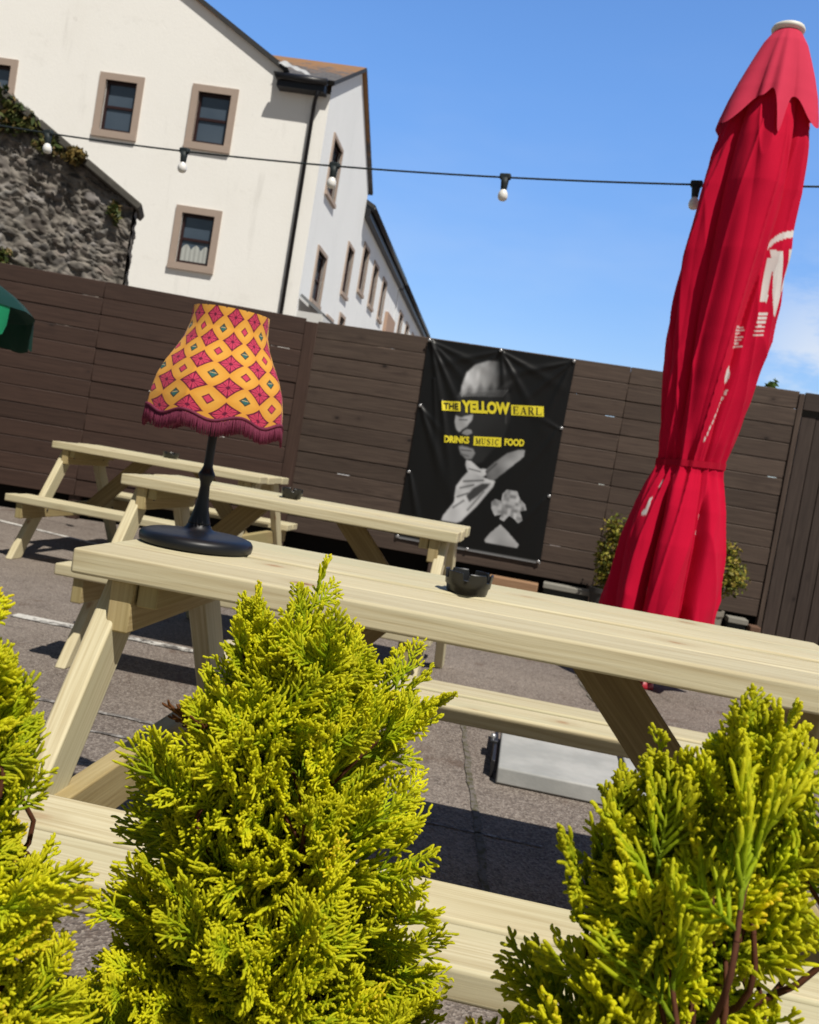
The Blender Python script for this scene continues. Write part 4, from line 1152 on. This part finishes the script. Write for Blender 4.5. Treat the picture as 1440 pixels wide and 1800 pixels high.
house = empty('rendered_house', HO); tag(house, 'large cream rendered house with a big gable and slate roof behind the fence', 'house')
FP = lambda x, z: HF * x + UZ * z
front_w = [(-4.875, -4.175, 6.95, 8.02), (-2.82, -2.10, 6.97, 8.04), (-2.775, -2.055, 4.415, 5.475), (-7.72, -7.02, 6.95, 8.02), (-4.85, -4.15, 4.415, 5.475)]
mb = MB(); EX = -7.6
wall_holes(mb, FP, -14.2, 0.0, 0.0, 8.35, front_w, 0.16, HB_)
rz = lambda x: 8.70 + (-1.08 - x) * 0.575
mb.add([FP(-1.08, 8.35), FP(-1.08, 8.70), FP(EX, rz(EX)), FP(-14.12, 8.70), FP(-14.12, 8.35)], [(0, 1, 2, 3, 4)])
mb.build('front_wall', M['render'], house)
SPn = lambda s_, z: HB_ * s_ + UZ * z
side_w = [(0.95, 1.95, 6.62, 7.80), (1.15, 2.12, 4.27, 5.38), (4.6, 5.45, 5.12, 6.33), (5.0, 5.7, 3.2, 4.55), (3.3, 4.1, 2.9, 4.2)]
mb = MB()
wall_holes(mb, SPn, 0.0, 6.25, 0.0, 8.0, side_w, 0.16, -HF)
mb.add([SPn(0, 8.0), SPn(6.25, 8.0), SPn(6.25, 8.25), SPn(2.85, 10.02), SPn(0, 8.52)], [(0, 1, 2, 3, 4)])
mb.build('side_wall', M['render_side'], house)
for i, (a, b_, c, d_) in enumerate(front_w): make_window(house, HO, HF, -HB_, a, b_, c, d_, 0.145, curtain=(i == 2))
for (a, b_, c, d_) in side_w: make_window(house, HO, HB_, HF, a, b_, c, d_, 0.085)
def slab_roof(mb, pts, th_=0.11):
    """a roof slope as a slab: pts = eave0, eave1, ridge1, ridge0 (local); uv in metres"""
    pts = [Vector(p) for p in pts]
    n = (pts[1] - pts[0]).cross(pts[3] - pts[0]).normalized()
    if n.z < 0: n = -n
    top = [p + n * th_ for p in pts]
    u = (pts[1] - pts[0]).normalized(); v = n.cross(u)
    if (pts[3] - pts[0]).dot(v) < 0: v = -v
    uvt = [((p - pts[0]).dot(u), (p - pts[0]).dot(v)) for p in pts]
    vs = pts + top
    fs = [(3, 2, 1, 0), (4, 5, 6, 7), (0, 1, 5, 4), (1, 2, 6, 5), (2, 3, 7, 6), (3, 0, 4, 7)]
    mb.add(vs, fs, [[uvt[3], uvt[2], uvt[1], uvt[0]], uvt, [(0, 0)] * 4, [(0, 0)] * 4, [(0, 0)] * 4, [(0, 0)] * 4])
L3 = lambda x, s_, z: HF * x + HB_ * s_ + UZ * z
mb = MB()
slab_roof(mb, [L3(-1.02, -0.10, rz(-1.02)), L3(-1.02, 5.6, rz(-1.02)), L3(EX, 5.6, rz(EX) + .01), L3(EX, -0.10, rz(EX) + .01)], 0.09)
slab_roof(mb, [L3(-14.3, 5.6, 8.60), L3(-14.3, -0.10, 8.60), L3(EX, -0.10, rz(EX) + .01), L3(EX, 5.6, rz(EX) + .01)], 0.09)
mb.build('gable_roof', M['slate'], house)
mb = MB()
slab_roof(mb, [L3(-1.06, -0.22, 8.46), L3(0.10, -0.22, 8.46), L3(0.10, 2.85, 10.06), L3(-3.75, 2.85, 10.06)], 0.09)
slab_roof(mb, [L3(0.10, 6.45, 8.18), L3(-1.06, 6.45, 8.18), L3(-3.75, 2.85, 10.06), L3(0.10, 2.85, 10.06)], 0.09)
mb.build('wing_roof', M['slate'], house)
mb = MB(); boxf(mb, Vector((0, 0, 0)), HF, HB_, UZ, -1.10, -0.08, -0.29, -0.004, 8.28, 8.44); tube(mb, [L3(-1.12, -0.30, 8.47), L3(-0.04, -0.30, 8.47)], 0.075, 12)
mb.build('gutter', M['gutter'], house)
mb = MB(); tube(mb, [L3(-0.20, -0.26, 8.30), L3(-0.27, -0.16, 8.16), L3(-0.30, -0.07, 8.02), L3(-0.30, -0.07, 0.0)], 0.042, 12); mb.build('downpipe', M['gutter'], house)
mb = MB(); vs = []; n2 = 22
for k in range(n2 + 1):
    t = k / n2; x = -1.16 + 0.62 * t; s_ = -0.20 + 0.02 * math.sin(t * 9); z = 8.77 - 0.14 * t + 0.012 * math.sin(t * 17)
    vs += [L3(x, s_, z), L3(x + 0.06, s_ + 0.16, z + 0.13 - 0.05 * t + 0.012 * math.sin(t * 11))]
mb.add(vs, [(2 * i, 2 * i + 2, 2 * i + 3, 2 * i + 1) for i in range(n2)], None, True); mb.build('flashing', M['lead'], house)
mb = MB()
slab_roof(mb, [L3(0.55, 0.05, 3.78), L3(0.55, 2.55, 3.78), L3(0.02, 2.55, 4.12), L3(0.02, 0.05, 4.12)], 0.06)
mb.build('porch_canopy', M['porch'], house)
mb = MB(); boxf(mb, Vector((0, 0, 0)), HF, HB_, UZ, 0.0, 0.56, 0.03, 0.10, 3.60, 3.80); boxf(mb, Vector((0, 0, 0)), HF, HB_, UZ, 0.50, 0.575, 0.10, 2.5, 3.62, 3.78); mb.build('porch_trim', M['whitewood'], house)

# terrace behind, continuing the side wall line
def terrace(s0, s1, label, ez, wins, tan=None):
    O = HO + HB_ * s0; r_ = empty('terraced_house', O); tag(r_, label, 'house', 'terrace running away behind the cream house')
    L_ = s1 - s0; mb = MB(); xo = -0.03
    P = lambda s_, z: HB_ * s_ + HF * xo + UZ * z
    wall_holes(mb, P, 0.0, L_, 0.0, ez, wins, 0.16, -HF)
    quad(mb, P(0, 0) - HF * 6, P(0, 0), P(0, ez), P(0, ez) - HF * 6); quad(mb, P(L_, 0), P(L_, 0) - HF * 6, P(L_, ez) - HF * 6, P(L_, ez))
    mb.build('wall', M['render_side'], r_)
    for (a, b_, c, d_) in wins: make_window(r_, O + HF * xo, HB_, HF, a, b_, c, d_, 0.10)
    mb = MB(); q = lambda x, s_, z: HF * x + HB_ * s_ + UZ * z
    slab_roof(mb, [q(0.22, -0.06, ez - 0.02), q(0.22, L_ + 0.06, ez - 0.02), q(-3.2, L_ + 0.06, ez + 1.7), q(-3.2, -0.06, ez + 1.7)], 0.10)
    mb.build('roof', M['slate'], r_)
    mb = MB(); boxf(mb, Vector((0, 0, 0)), HF, HB_, UZ, xo + 0.002, 0.16, -0.05, L_ + 0.05, ez - 0.26, ez - 0.035); tube(mb, [q(0.24, -0.05, ez - 0.04), q(0.24, L_ + 0.05, ez - 0.04)], 0.07, 8); mb.build('gutter', M['gutter'], r_)
    if tan:
        mb = MB(); boxf(mb, Vector((0, 0, 0)), HF, HB_, UZ, xo + 0.003, xo + 0.12, tan[0], tan[1], 0, tan[2]); mb.build('tan_panel', M['tanwall'], r_)
    return r_
terrace(6.30, 16.2, 'white terraced house next beyond the big cream house, with tan window surrounds', 7.80, [(0.9, 1.8, 5.7, 6.95), (3.2, 4.1, 5.7, 6.95), (5.6, 6.5, 5.7, 6.95), (1.0, 1.9, 3.2, 4.5), (3.2, 4.1, 3.2, 4.5)], (7.4, 9.8, 6.2))
terrace(16.5, 30.0, 'white terraced house at the far end of the receding row', 7.78, [(1.4, 2.5, 5.6, 6.9), (4.2, 5.3, 5.6, 6.9), (7.2, 8.3, 5.6, 6.9), (10.2, 11.3, 5.6, 6.9)])

# ------------------------------------------------------------------ rubble stone wall
sw = empty('stone_wall', (-4.27, 12.5, 0), R(14)); tag(sw, 'dark rubble stone wall with a sloping coping behind the left part of the fence', 'wall')
slp = 0.56
def wtop(x): return 3.70 + (-x) * slp * 1.0
NXs, NZs = 230, 250
xs_ = np.linspace(-5.0, 0.0, NXs); tz = np.linspace(0, 1, NZs)
XS, TZ = np.meshgrid(xs_, tz, indexing='ij')
ZS = 1.4 + (wtop(XS) - 1.4) * TZ
seeds = rng.uniform([-5.4, 0.8], [0.4, 7.2], (3600, 2)); sc_ = rng.random((3600, 5))
best = np.full(XS.shape, 9.0); sec = np.full(XS.shape, 9.0); idx = np.zeros(XS.shape, int)
wx = XS + 0.16 * (vnoise(41, XS * 5 + 40, ZS * 5) - .5) + 0.07 * (vnoise(51, XS * 14 + 40, ZS * 14) - .5); wz = ZS + 0.16 * (vnoise(42, XS * 5 + 40, ZS * 5) - .5) + 0.07 * (vnoise(52, XS * 14 + 40, ZS * 14) - .5)
for i in range(3600):
    d_ = np.hypot((wx - seeds[i, 0]) * (0.8 + 0.3 * sc_[i, 3]), (wz - seeds[i, 1]) * (1.1 + 0.3 * sc_[i, 4]))
    nb = d_ < best
    sec = np.where(nb, best, np.minimum(sec, d_)); idx = np.where(nb, i, idx); best = np.where(nb, d_, best)
edge = np.clip((sec - best) / 0.045, 0, 1)
prof_ = np.sqrt(edge) * (0.01 + 0.06 * sc_[idx, 0]) + 0.05 * (vnoise(43, XS * 9 + 50, ZS * 9) - .5) + 0.04 * (vnoise(53, XS * 20 + 50, ZS * 20) - .5) + 0.05 * (vnoise(44, XS * 2.5 + 50, ZS * 2.5) - .5)
tone = (0.055 + 0.15 * sc_[idx, 1] ** 1.8) * (0.6 + 0.8 * vnoise(49, XS * 11 + 20, ZS * 11))
hue = np.stack([tone * (1.0 + 0.12 * sc_[idx, 2]), tone * 0.955, tone * (0.90 - 0.06 * sc_[idx, 2])], -1)
mort = np.array([0.21, 0.19, 0.165]) * (0.6 + 0.7 * vnoise(45, XS * 12 + 60, ZS * 12))[..., None]
cS = hue * edge[..., None] + mort * (1 - edge[..., None])
mos = np.clip((vnoise(46, XS * 1.6 + 30, ZS * 1.6) - 0.60) * 3.5, 0, 0.7)[..., None]; cS = cS * (1 - mos) + np.array([0.055, 0.062, 0.028]) * mos
wht = (vnoise(47, XS * 7 + 33, ZS * 7) > 0.86)[..., None] * 0.5; cS = cS * (1 - wht) + np.array([0.30, 0.28, 0.27]) * wht
np_mesh('wall_face', np.stack([XS, -prof_, ZS], -1).reshape(-1, 3), grid_quads(NXs, NZs), M['rubble'], sw, cols=np.concatenate([cS, np.ones(XS.shape + (1,))], -1).reshape(-1, 4))
mb = MB()
v = [(0, 0.02, 0), (0, 0.02, 3.70), (-5, 0.02, wtop(-5)), (-5, 0.02, 0)]; v2 = [(a, 0.5, c) for a, _, c in v]
mb.add(v + v2, [(0, 1, 2, 3), (7, 6, 5, 4), (0, 4, 5, 1), (1, 5, 6, 2), (2, 6, 7, 3)], None, False, col=[(0.09, 0.082, 0.072, 1)] * 8)
mb.build('wall_core', M['rubble'], sw)
YS, TS2 = np.meshgrid(np.linspace(0.0, 0.5, 26), np.linspace(0, 1, 200), indexing='ij')
ZY = 1.4 + 2.29 * TS2
dS = 0.05 * (vnoise(71, YS * 6 + 10, ZY * 5) - .4) + 0.05 * (vnoise(72, YS * 14 + 10, ZY * 13) - .5)
tS = (0.05 + 0.12 * vnoise(73, YS * 5 + 4, ZY * 6) ** 2)[..., None] * np.array([1.0, 0.92, 0.84])
np_mesh('wall_end', np.stack([0.02 + dS, YS - 0.04, ZY], -1).reshape(-1, 3), grid_quads(26, 200), M['rubble'], sw, cols=np.concatenate([tS, np.ones(YS.shape + (1,))], -1).reshape(-1, 4))
mb = MB(); x = 0.09
while x > -5:
    x2 = x - random.uniform(0.55, 0.9)
    p0 = Vector((x, 0.2, wtop(x) + 0.06)); p1 = Vector((x2 + 0.012, 0.2, wtop(x2) + 0.06 + random.uniform(-.008, .008)))
    beam(mb, p0, p1, (0, 1, 0), 0.72, 0.10, 0.02); x = x2
cp = mb.build('coping', plain('dark_coping_stone', (0.085, 0.080, 0.070), 0.95, 0.15, var=0.5, scale=7, bmp=0.6), sw)
WG = [(0.05, 0.075, 0.018), (0.09, 0.11, 0.03), (0.14, 0.14, 0.04), (0.16, 0.11, 0.04), (0.035, 0.05, 0.014)]
wl = [((-2.02, -0.25, 4.72), (0.34, 0.14, 0.20), 420, 'leafy plant growing at the top of the stone wall by the left edge'),
      ((-1.55, -0.12, 4.42), (0.26, 0.12, 0.26), 420, 'clump of green fern below the coping under the leftmost festoon bulb'),
      ((-1.62, -0.10, 4.62), (0.16, 0.16, 0.10), 150, 'small green tuft on the coping left of the leftmost festoon bulb'),
      ((-0.80, -0.22, 4.14), (0.20, 0.14, 0.15), 320, 'yellow brown grass tuft on the coping of the stone wall'),
      ((-1.85, -0.14, 3.35), (0.14, 0.08, 0.14), 160, 'small bright green weed on the stone wall face at the left edge'),
      ((-1.48, -0.16, 2.72), (0.15, 0.10, 0.12), 160, 'round green weed on the stone wall just above the fence')]
wl += [((-1.15, -0.14, 4.26), (0.22, 0.10, 0.14), 260, 'dark trailing greenery below the coping, between the fern clump and the brown grass tuft'),
       ((-0.22, -0.12, 3.62), (0.12, 0.07, 0.20), 170, 'small dark ivy patch near the right end of the stone wall')]
for i, (c, rad, n, lb) in enumerate(wl):
    o = leaf_clump('wall_plant', c, rad, n, 0.05, WG if i not in (3,) else [(0.16, 0.11, 0.03), (0.10, 0.09, 0.03), (0.2, 0.14, 0.04)], M['leaf_far'], None, 60 + i, 0.2, 8)
    o.location = sw.location; o.rotation_euler = sw.rotation_euler; tag(o, lb, 'wall plant', 'plants growing on the stone wall')

# ------------------------------------------------------------------ golden conifers in front
def tubes_np(P0, P1, R0, A0, A1, tint, n=5, K=5, bend=None):
    """many little rounded rods -> arrays; A = colour parameter along the rod"""
    Nn = len(P0); D = P1 - P0; Ln = np.linalg.norm(D, axis=1, keepdims=True); D = D / np.maximum(Ln, 1e-9)
    ref = np.where(np.abs(D[:, 2:3]) < 0.9, np.array([[0, 0, 1.0]]), np.array([[1.0, 0, 0]]))
    a = np.cross(D, ref); a /= np.linalg.norm(a, axis=1, keepdims=True); b_ = np.cross(D, a)
    ts_ = np.array([0.0, 0.28, 0.55, 0.82, 0.97])[:K]; pr = np.array([0.88, 1.0, 1.02, 0.94, 0.55])[:K]
    th_ = np.arange(n) * 2 * np.pi / n
    V = np.empty((Nn, K * n + 1, 3)); C = np.empty((Nn, K * n + 1))
    for k in range(K):
        c = P0 + D * (Ln * ts_[k])
        if bend is not None: c = c + bend * (4 * ts_[k] * (1 - ts_[k]))
        off = 0.5 * (k % 2) * 2 * np.pi / n
        for j in range(n):
            V[:, k * n + j] = c + (a * math.cos(th_[j] + off) + b_ * math.sin(th_[j] + off)) * (R0 * pr[k])[:, None]
            C[:, k * n + j] = A0 + (A1 - A0) * ts_[k]
    V[:, -1] = P1 + D * 0.1 * R0[:, None]; C[:, -1] = A1
    base = (np.arange(Nn) * (K * n + 1))[:, None, None]
    q = np.array([[k * n + j, k * n + (j + 1) % n, (k + 1) * n + (j + 1) % n, (k + 1) * n + j] for k in range(K - 1) for j in range(n)])
    tr = np.array([[(K - 1) * n + j, (K - 1) * n + (j + 1) % n, K * n] for j in range(n)])
    return V.reshape(-1, 3), (base + q[None]).reshape(-1, 4), (base + tr[None]).reshape(-1, 3), C.reshape(-1), np.repeat(tint, K * n + 1)

def make_spray(r_, L_, sub, rmul):
    """a flat fan of scale-leaved twigs along +z: lists of p0,p1,r,a0,a1"""
    segs = []; rad = 0.00135 * rmul
    npin = max(3, int(round(L_ / (0.0074 * rmul))) + int(r_.integers(-1, 2)))
    curve = r_.uniform(-0.35, 0.35); lift = r_.uniform(-.15, .15)
    ax = lambda t: np.array([curve * L_ * t * t * 0.5, lift * L_ * t * t, L_ * t])
    steps = 5
    pts = [ax(i / steps) for i in range(steps + 1)]
    for i in range(steps): segs.append((pts[i], pts[i + 1], rad * (1.05 - 0.02 * i), 0.05 + 0.15 * i, 0.05 + 0.15 * (i + 1) + (0.2 if i == steps - 1 else 0)))
    for side in (-1, 1):
        for k in range(npin):
            t = 0.08 + 0.86 * (k + 0.25 + 0.5 * (side > 0)) / npin
            if t > 0.95 or r_.random() < 0.08: continue
            p = ax(t); ln = L_ * (0.50 * (1 - t) ** 0.8 + 0.15) * r_.uniform(0.7, 1.2)
            ang = R(r_.uniform(30, 39)); y = r_.uniform(-0.17, 0.17)
            d = np.array([side * math.sin(ang), y, math.cos(ang)]); d /= np.linalg.norm(d)
            mid = p + d * ln * 0.55; e = p + d * ln * 0.95 + np.array([0, 0, 1]) * ln * 0.12 + np.array([0, r_.uniform(-.1, .1), 0]) * ln
            a0 = 0.05 + 0.45 * t
            segs.append((p, mid, rad * 0.92, a0, a0 + 0.25)); segs.append((mid, e, rad * 1.0, a0 + 0.25, 1.0))
            if ln > 0.013:
                for sd in (-1, 1):
                    for f in ((0.35, 0.66) if ln > 0.02 else (0.5,)):
                        if r_.random() < sub: continue
                        q = p + (e - p) * f
                        dd = d * math.cos(R(36)) + np.array([sd * math.cos(ang) * side, r_.uniform(-.2, .2), -sd * math.sin(ang)]) * math.sin(R(36))
                        dd = dd / np.linalg.norm(dd)
                        segs.append((q, q + dd * max(0.006 * rmul, ln * (1.05 - f) * r_.uniform(0.50, 0.80)), rad * 0.92, a0 + 0.2, 0.98))
    return segs

def make_plume(r_, L_, sub, rmul):
    """a leafy shoot along +z carrying sprays: stacked segment arrays plus its woody axis"""
    P0, P1, RR, A0, A1, T = [], [], [], [], [], []
    ns = int(r_.integers(6, 9)); bend = np.array([r_.uniform(-.22, .22), r_.uniform(-.22, .22), 0])
    La = L_ * 0.70
    axis = lambda t: np.array([0, 0, La * t]) + bend * La * t * t
    for k in range(ns + 1):
        t = 0.08 + 0.90 * k / ns; last = k == ns
        p = axis(min(t, 0.97))
        phi = (k % 2) * math.pi + r_.normal(0, 0.5); tiltA = 0.0 if last else R(r_.uniform(24, 50) * (1 - 0.3 * t))
        d = np.array([math.sin(tiltA) * math.cos(phi), math.sin(tiltA) * math.sin(phi), math.cos(tiltA)])
        if last: d = axis(1.0) - axis(0.8)
        d /= np.linalg.norm(d)
        ln = L_ * (0.30 + 0.22 * (1 - t)) * r_.uniform(0.8, 1.2)
        roll_ = r_.normal(0, 0.5) + phi
        x = np.array([math.cos(roll_), math.sin(roll_), 0]); x = x - d * x.dot(d); x /= np.linalg.norm(x); y = np.cross(d, x)
        Mx = np.stack([x, y, d], 1)
        tint = r_.normal(0, 1)
        for (a, b_, rd, c0, c1) in make_spray(r_, ln, sub, rmul):
            P0.append(p + Mx @ a); P1.append(p + Mx @ b_); RR.append(rd); A0.append(c0 * (0.6 + 0.4 * t)); A1.append(c1 * (0.75 + 0.25 * t)); T.append(tint)
    ax_pts = [axis(t) for t in np.linspace(0.02, 0.95, 7)]
    return tuple(np.array(q) for q in (P0, P1, RR, A0, A1, T)), ax_pts

def conifer(name, label, base, cz, prof, nshell, ninner, seed, zmin, scale=1.0, extra=(), yellow=0.0, squash=0.85, rmul=1.0, sub=0.5, PL=0.14):
    """prof: list of (z, x_left, x_right) of the outline; base: (x, y) of the trunk"""
    r_ = np.random.default_rng(seed)
    root = empty(name, (base[0], base[1], 0)); tag(root, label, 'conifer', 'golden conifers in front of the tables')
    zs_p = [p[0] for p in prof]; xl = [p[1] - base[0] for p in prof]; xr = [p[2] - base[0] for p in prof]
    var = [make_plume(r_, PL, sub, rmul) for _ in range(10)]
    acc = [[] for _ in range(6)]; wood = MB()
    topz = max(zs_p)
    def place(p, d, s_, vi, dark, roll_):
        (P0, P1, RR, A0, A1, T), axp = var[vi]
        d = d / np.linalg.norm(d)
        x = np.cross(np.array([0, 0, 1.0]), d)
        if np.linalg.norm(x) < 1e-3: x = np.array([1.0, 0, 0])
        x /= np.linalg.norm(x); y = np.cross(d, x)
        c, s2 = math.cos(roll_), math.sin(roll_)
        Mx = np.stack([x * c + y * s2, -x * s2 + y * c, d], 1) * s_
        acc[0].append(P0 @ Mx.T + p); acc[1].append(P1 @ Mx.T + p); acc[2].append(RR * (0.6 + 0.4 * s_))
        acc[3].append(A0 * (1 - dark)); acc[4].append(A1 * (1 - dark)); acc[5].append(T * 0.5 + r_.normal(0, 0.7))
        pts = [Mx @ q + p for q in axp]
        wood_pts.append((pts, s_))
    wood_pts = []
    n = nshell + ninner
    for i in range(n):
        inner = i >= nshell
        z = zmin + (topz - zmin) * (1 - math.sqrt(r_.random())) if r_.random() < 0.35 else r_.uniform(zmin, topz - 0.02)
        L_ = np.interp(z, zs_p[::-1], xl[::-1]); R_ = np.interp(z, zs_p[::-1], xr[::-1])
        cx = (L_ + R_) / 2; hw = (R_ - L_) / 2
        phi = r_.uniform(0, 2 * math.pi)
        if not inner and r_.random() < 0.55: phi = r_.uniform(math.pi, 2 * math.pi)     # more shoots on the open, sunny side
        rho = (r_.uniform(0.25, 0.6) if inner else r_.uniform(0.70, 1.0)) * (1 + 0.12 * math.sin(3 * phi + z * 30))
        tip = np.array([cx + hw * rho * math.cos(phi), hw * squash * rho * math.sin(phi), z])
        out = np.array([math.cos(phi), math.sin(phi), 0])
        nearTop = np.clip((topz - z) / 0.16, 0, 1)
        d = out * r_.uniform(0.45, 1.35) * (0.25 + 0.75 * nearTop) + np.array([0, 0, r_.uniform(0.55, 1.15)]) + r_.normal(0, 0.22, 3)
        ro_ = d.dot(out)
        if ro_ < 0.15: d = d + out * (0.15 - ro_ + abs(r_.normal(0, 0.1)))
        d /= np.linalg.norm(d)
        s_ = scale * r_.uniform(0.72, 1.15) * (0.75 if inner else 1.0)
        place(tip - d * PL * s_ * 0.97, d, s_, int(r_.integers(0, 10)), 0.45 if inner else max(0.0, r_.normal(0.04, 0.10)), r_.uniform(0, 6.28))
    for (tx, tz_, ty, dx_, dy_, dz_, s_) in extra:
        d = np.array([dx_, dy_, dz_], float); d /= np.linalg.norm(d)
        place(np.array([tx - base[0], ty, tz_]) - d * PL * 0.98 * s_, d, s_, int(r_.integers(0, 10)), 0.0, r_.uniform(0, 6.28))
    P0, P1, RR, A0, A1, T = [np.concatenate(a) for a in acc]
    bend = r_.normal(0, 0.0007, P0.shape)
    V, Q, Tr, C, Tn = tubes_np(P0, P1, RR, A0, A1, T, bend=bend)
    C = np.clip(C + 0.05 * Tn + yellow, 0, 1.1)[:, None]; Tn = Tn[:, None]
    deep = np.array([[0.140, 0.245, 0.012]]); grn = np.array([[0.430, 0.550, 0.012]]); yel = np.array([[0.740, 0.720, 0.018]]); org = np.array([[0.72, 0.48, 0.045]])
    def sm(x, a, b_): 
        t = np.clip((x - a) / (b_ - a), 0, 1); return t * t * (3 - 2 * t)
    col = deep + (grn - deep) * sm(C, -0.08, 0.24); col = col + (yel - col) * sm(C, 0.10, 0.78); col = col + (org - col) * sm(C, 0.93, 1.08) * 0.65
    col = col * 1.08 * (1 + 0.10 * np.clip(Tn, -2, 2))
    dead = (np.abs(Tn - 2.2) < 0.015); col = np.where(dead, np.array([[0.22, 0.09, 0.03]]), col)
    cols = np.concatenate([col, np.ones((len(col), 1))], 1)
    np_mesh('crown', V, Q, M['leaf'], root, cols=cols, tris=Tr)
    # wood: trunk plus a stem to every few shoots
    pts = [(0, 0, 0.0), (0.006, 0.004, 0.25), (cz * 0.3, 0, zmin + 0.1), (cz * 0.6, 0, (zmin + topz) / 2), (cz, 0, topz - 0.06)]
    tube(wood, pts, [0.012, 0.010, 0.007, 0.005, 0.002], 8)
    for i, (ap, s_) in enumerate(wood_pts):
        q0 = Vector(ap[0]); zc = max(0.12, q0.z - 0.05 - 0.6 * math.hypot(q0.x, q0.y)); t = min(1, max(0, zc / topz)); c0 = Vector((cz * t, 0, zc))
        dv = (Vector(ap[1]) - q0).normalized(); k0 = q0 - dv * min(0.05, 0.6 * (q0 - c0).length)
        tube(wood, [c0 * (1 - t_) ** 2 + k0 * (2 * t_ * (1 - t_)) + q0 * t_ * t_ for t_ in (0, .2, .4, .6, .8, 1.0)], [0.0026, 0.0023, 0.0021, 0.0019, 0.0018, 0.0017], 5, False)
        tube(wood, [Vector(a) for a in ap[:6]], [0.0017, 0.0016, 0.0014, 0.0012, 0.001, 0.0008], 5, False)
    wood.build('trunk', M['bark'], root)
    return root

conifer('golden_conifer', 'large golden conifer in the middle foreground, its tip overlapping the tabletop', (-0.055, 0.74), -0.008,
        [(0.895, -0.066, -0.062), (0.870, -0.085, -0.045), (0.843, -0.122, -0.022), (0.815, -0.150, 0.010), (0.780, -0.160, 0.046), (0.735, -0.172, 0.064), (0.690, -0.190, 0.088), (0.640, -0.212, 0.106), (0.590, -0.228, 0.118), (0.540, -0.246, 0.132), (0.48, -0.265, 0.15), (0.36, -0.23, 0.12), (0.25, -0.15, 0.05)],
        205, 80, 101, 0.30, 1.0, sub=0.42, PL=0.142, rmul=0.84, extra=[(-0.064, 0.910, -0.01, 0.05, 0, 1, 0.85), (-0.122, 0.876, 0.0, -0.15, 0, 1, 0.6), (-0.098, 0.872, 0.01, -0.05, 0, 1, 0.6), (0.030, 0.846, 0.01, 0.35, 0, 1, 0.75), (0.046, 0.832, -0.01, 0.7, 0, 1, 0.7), (-0.025, 0.860, 0.0, 0.2, 0, 1, 0.7)])
conifer('golden_conifer', 'golden conifer at the right edge of the foreground with reddish stems showing', (0.225, 0.56), 0.0,
        [(0.893, 0.205, 0.235), (0.868, 0.185, 0.258), (0.835, 0.166, 0.285), (0.805, 0.138, 0.30), (0.770, 0.132, 0.31), (0.735, 0.112, 0.32), (0.700, 0.098, 0.325), (0.660, 0.080, 0.33), (0.60, 0.062, 0.34), (0.50, 0.10, 0.34), (0.40, 0.13, 0.31)],
        112, 46, 202, 0.42, 0.95, rmul=1.05, sub=0.5, PL=0.15, extra=[(0.213, 0.893, 0, 0.0, 0, 1, 0.7), (0.243, 0.893, 0.0, 0.1, 0, 1, 0.7), (0.14, 0.828, 0, -0.1, 0, 1, 0.75), (0.178, 0.86, 0, -0.2, 0, 1, 0.7), (0.128, 0.745, -0.02, -0.6, -0.2, 0.9, 0.95), (0.120, 0.712, 0.02, -0.7, 0.1, 0.8, 0.95), (0.112, 0.672, -0.03, -0.7, -0.2, 0.8, 0.95), (0.108, 0.640, 0.01, -0.8, 0, 0.8, 0.95), (0.125, 0.69, -0.05, -0.5, -0.4, 0.9, 0.95), (0.14, 0.65, -0.07, -0.4, -0.5, 0.9, 0.95), (0.17, 0.67, -0.09, -0.2, -0.5, 0.9, 0.95), (0.20, 0.66, -0.10, 0.0, -0.5, 0.9, 0.95), (0.235, 0.655, -0.10, 0.2, -0.5, 0.9, 0.95), (0.27, 0.66, -0.08, 0.4, -0.4, 0.9, 0.95)])
conifer('golden_conifer', 'golden conifer cut off by the left edge of the foreground', (-0.265, 0.58), 0.0,
        [(0.900, -0.27, -0.250), (0.872, -0.29, -0.238), (0.840, -0.31, -0.226), (0.800, -0.33, -0.212), (0.765, -0.34, -0.194), (0.735, -0.35, -0.186), (0.700, -0.36, -0.172), (0.660, -0.36, -0.168), (0.615, -0.36, -0.155), (0.55, -0.37, -0.150), (0.42, -0.35, -0.17)],
        58, 24, 303, 0.42, 0.95, extra=[(-0.248, 0.872, 0.0, 0.25, 0, 1, 0.6), (-0.224, 0.826, 0.0, 0.5, 0, 1, 0.65)], yellow=0.05, rmul=0.95, sub=0.48, PL=0.15)
conifer('golden_conifer', 'low golden conifer sprig at the bottom edge between the two larger conifers', (0.128, 0.58), 0.0,
        [(0.668, 0.110, 0.135), (0.65, 0.092, 0.165), (0.62, 0.075, 0.18), (0.58, 0.07, 0.19), (0.48, 0.07, 0.19)],
        30, 8, 404, 0.50, 0.85, PL=0.125, rmul=0.95, yellow=0.15)
# white flowers low between the shoots of the right conifer
fl = empty('white_flower', (0.24, 0.66, 0)); tag(fl, 'small white flowers half hidden low behind the right conifer', 'flower')
for k in range(18):
    mb = MB()
    c = Vector((random.uniform(-0.03, 0.07), random.uniform(-0.03, 0.03), random.uniform(0.56, 0.68)))
    for j in range(5):
        a = 2 * math.pi * j / 5 + k; q = Vector((math.cos(a), -0.5, math.sin(a))) * 0.009; e = Vector((-math.sin(a), 0, math.cos(a))) * 0.005
        mb.add([c, c + q * .6 + e, c + q, c + q * .6 - e], [(0, 1, 2, 3)], None, False)
    mb.build('blossom', M['petal'], fl)
mb = MB()
for k in range(6): tube(mb, [(0.01 * k - 0.02, 0, 0.0), (0.012 * k - 0.02, 0.01, 0.35), (0.018 * k - 0.03, random.uniform(-.02, .02), 0.62)], [0.003, 0.0025, 0.0015], 5)
mb.build('stems', plain('green_stem', (0.06, 0.10, 0.02), 0.7), fl)
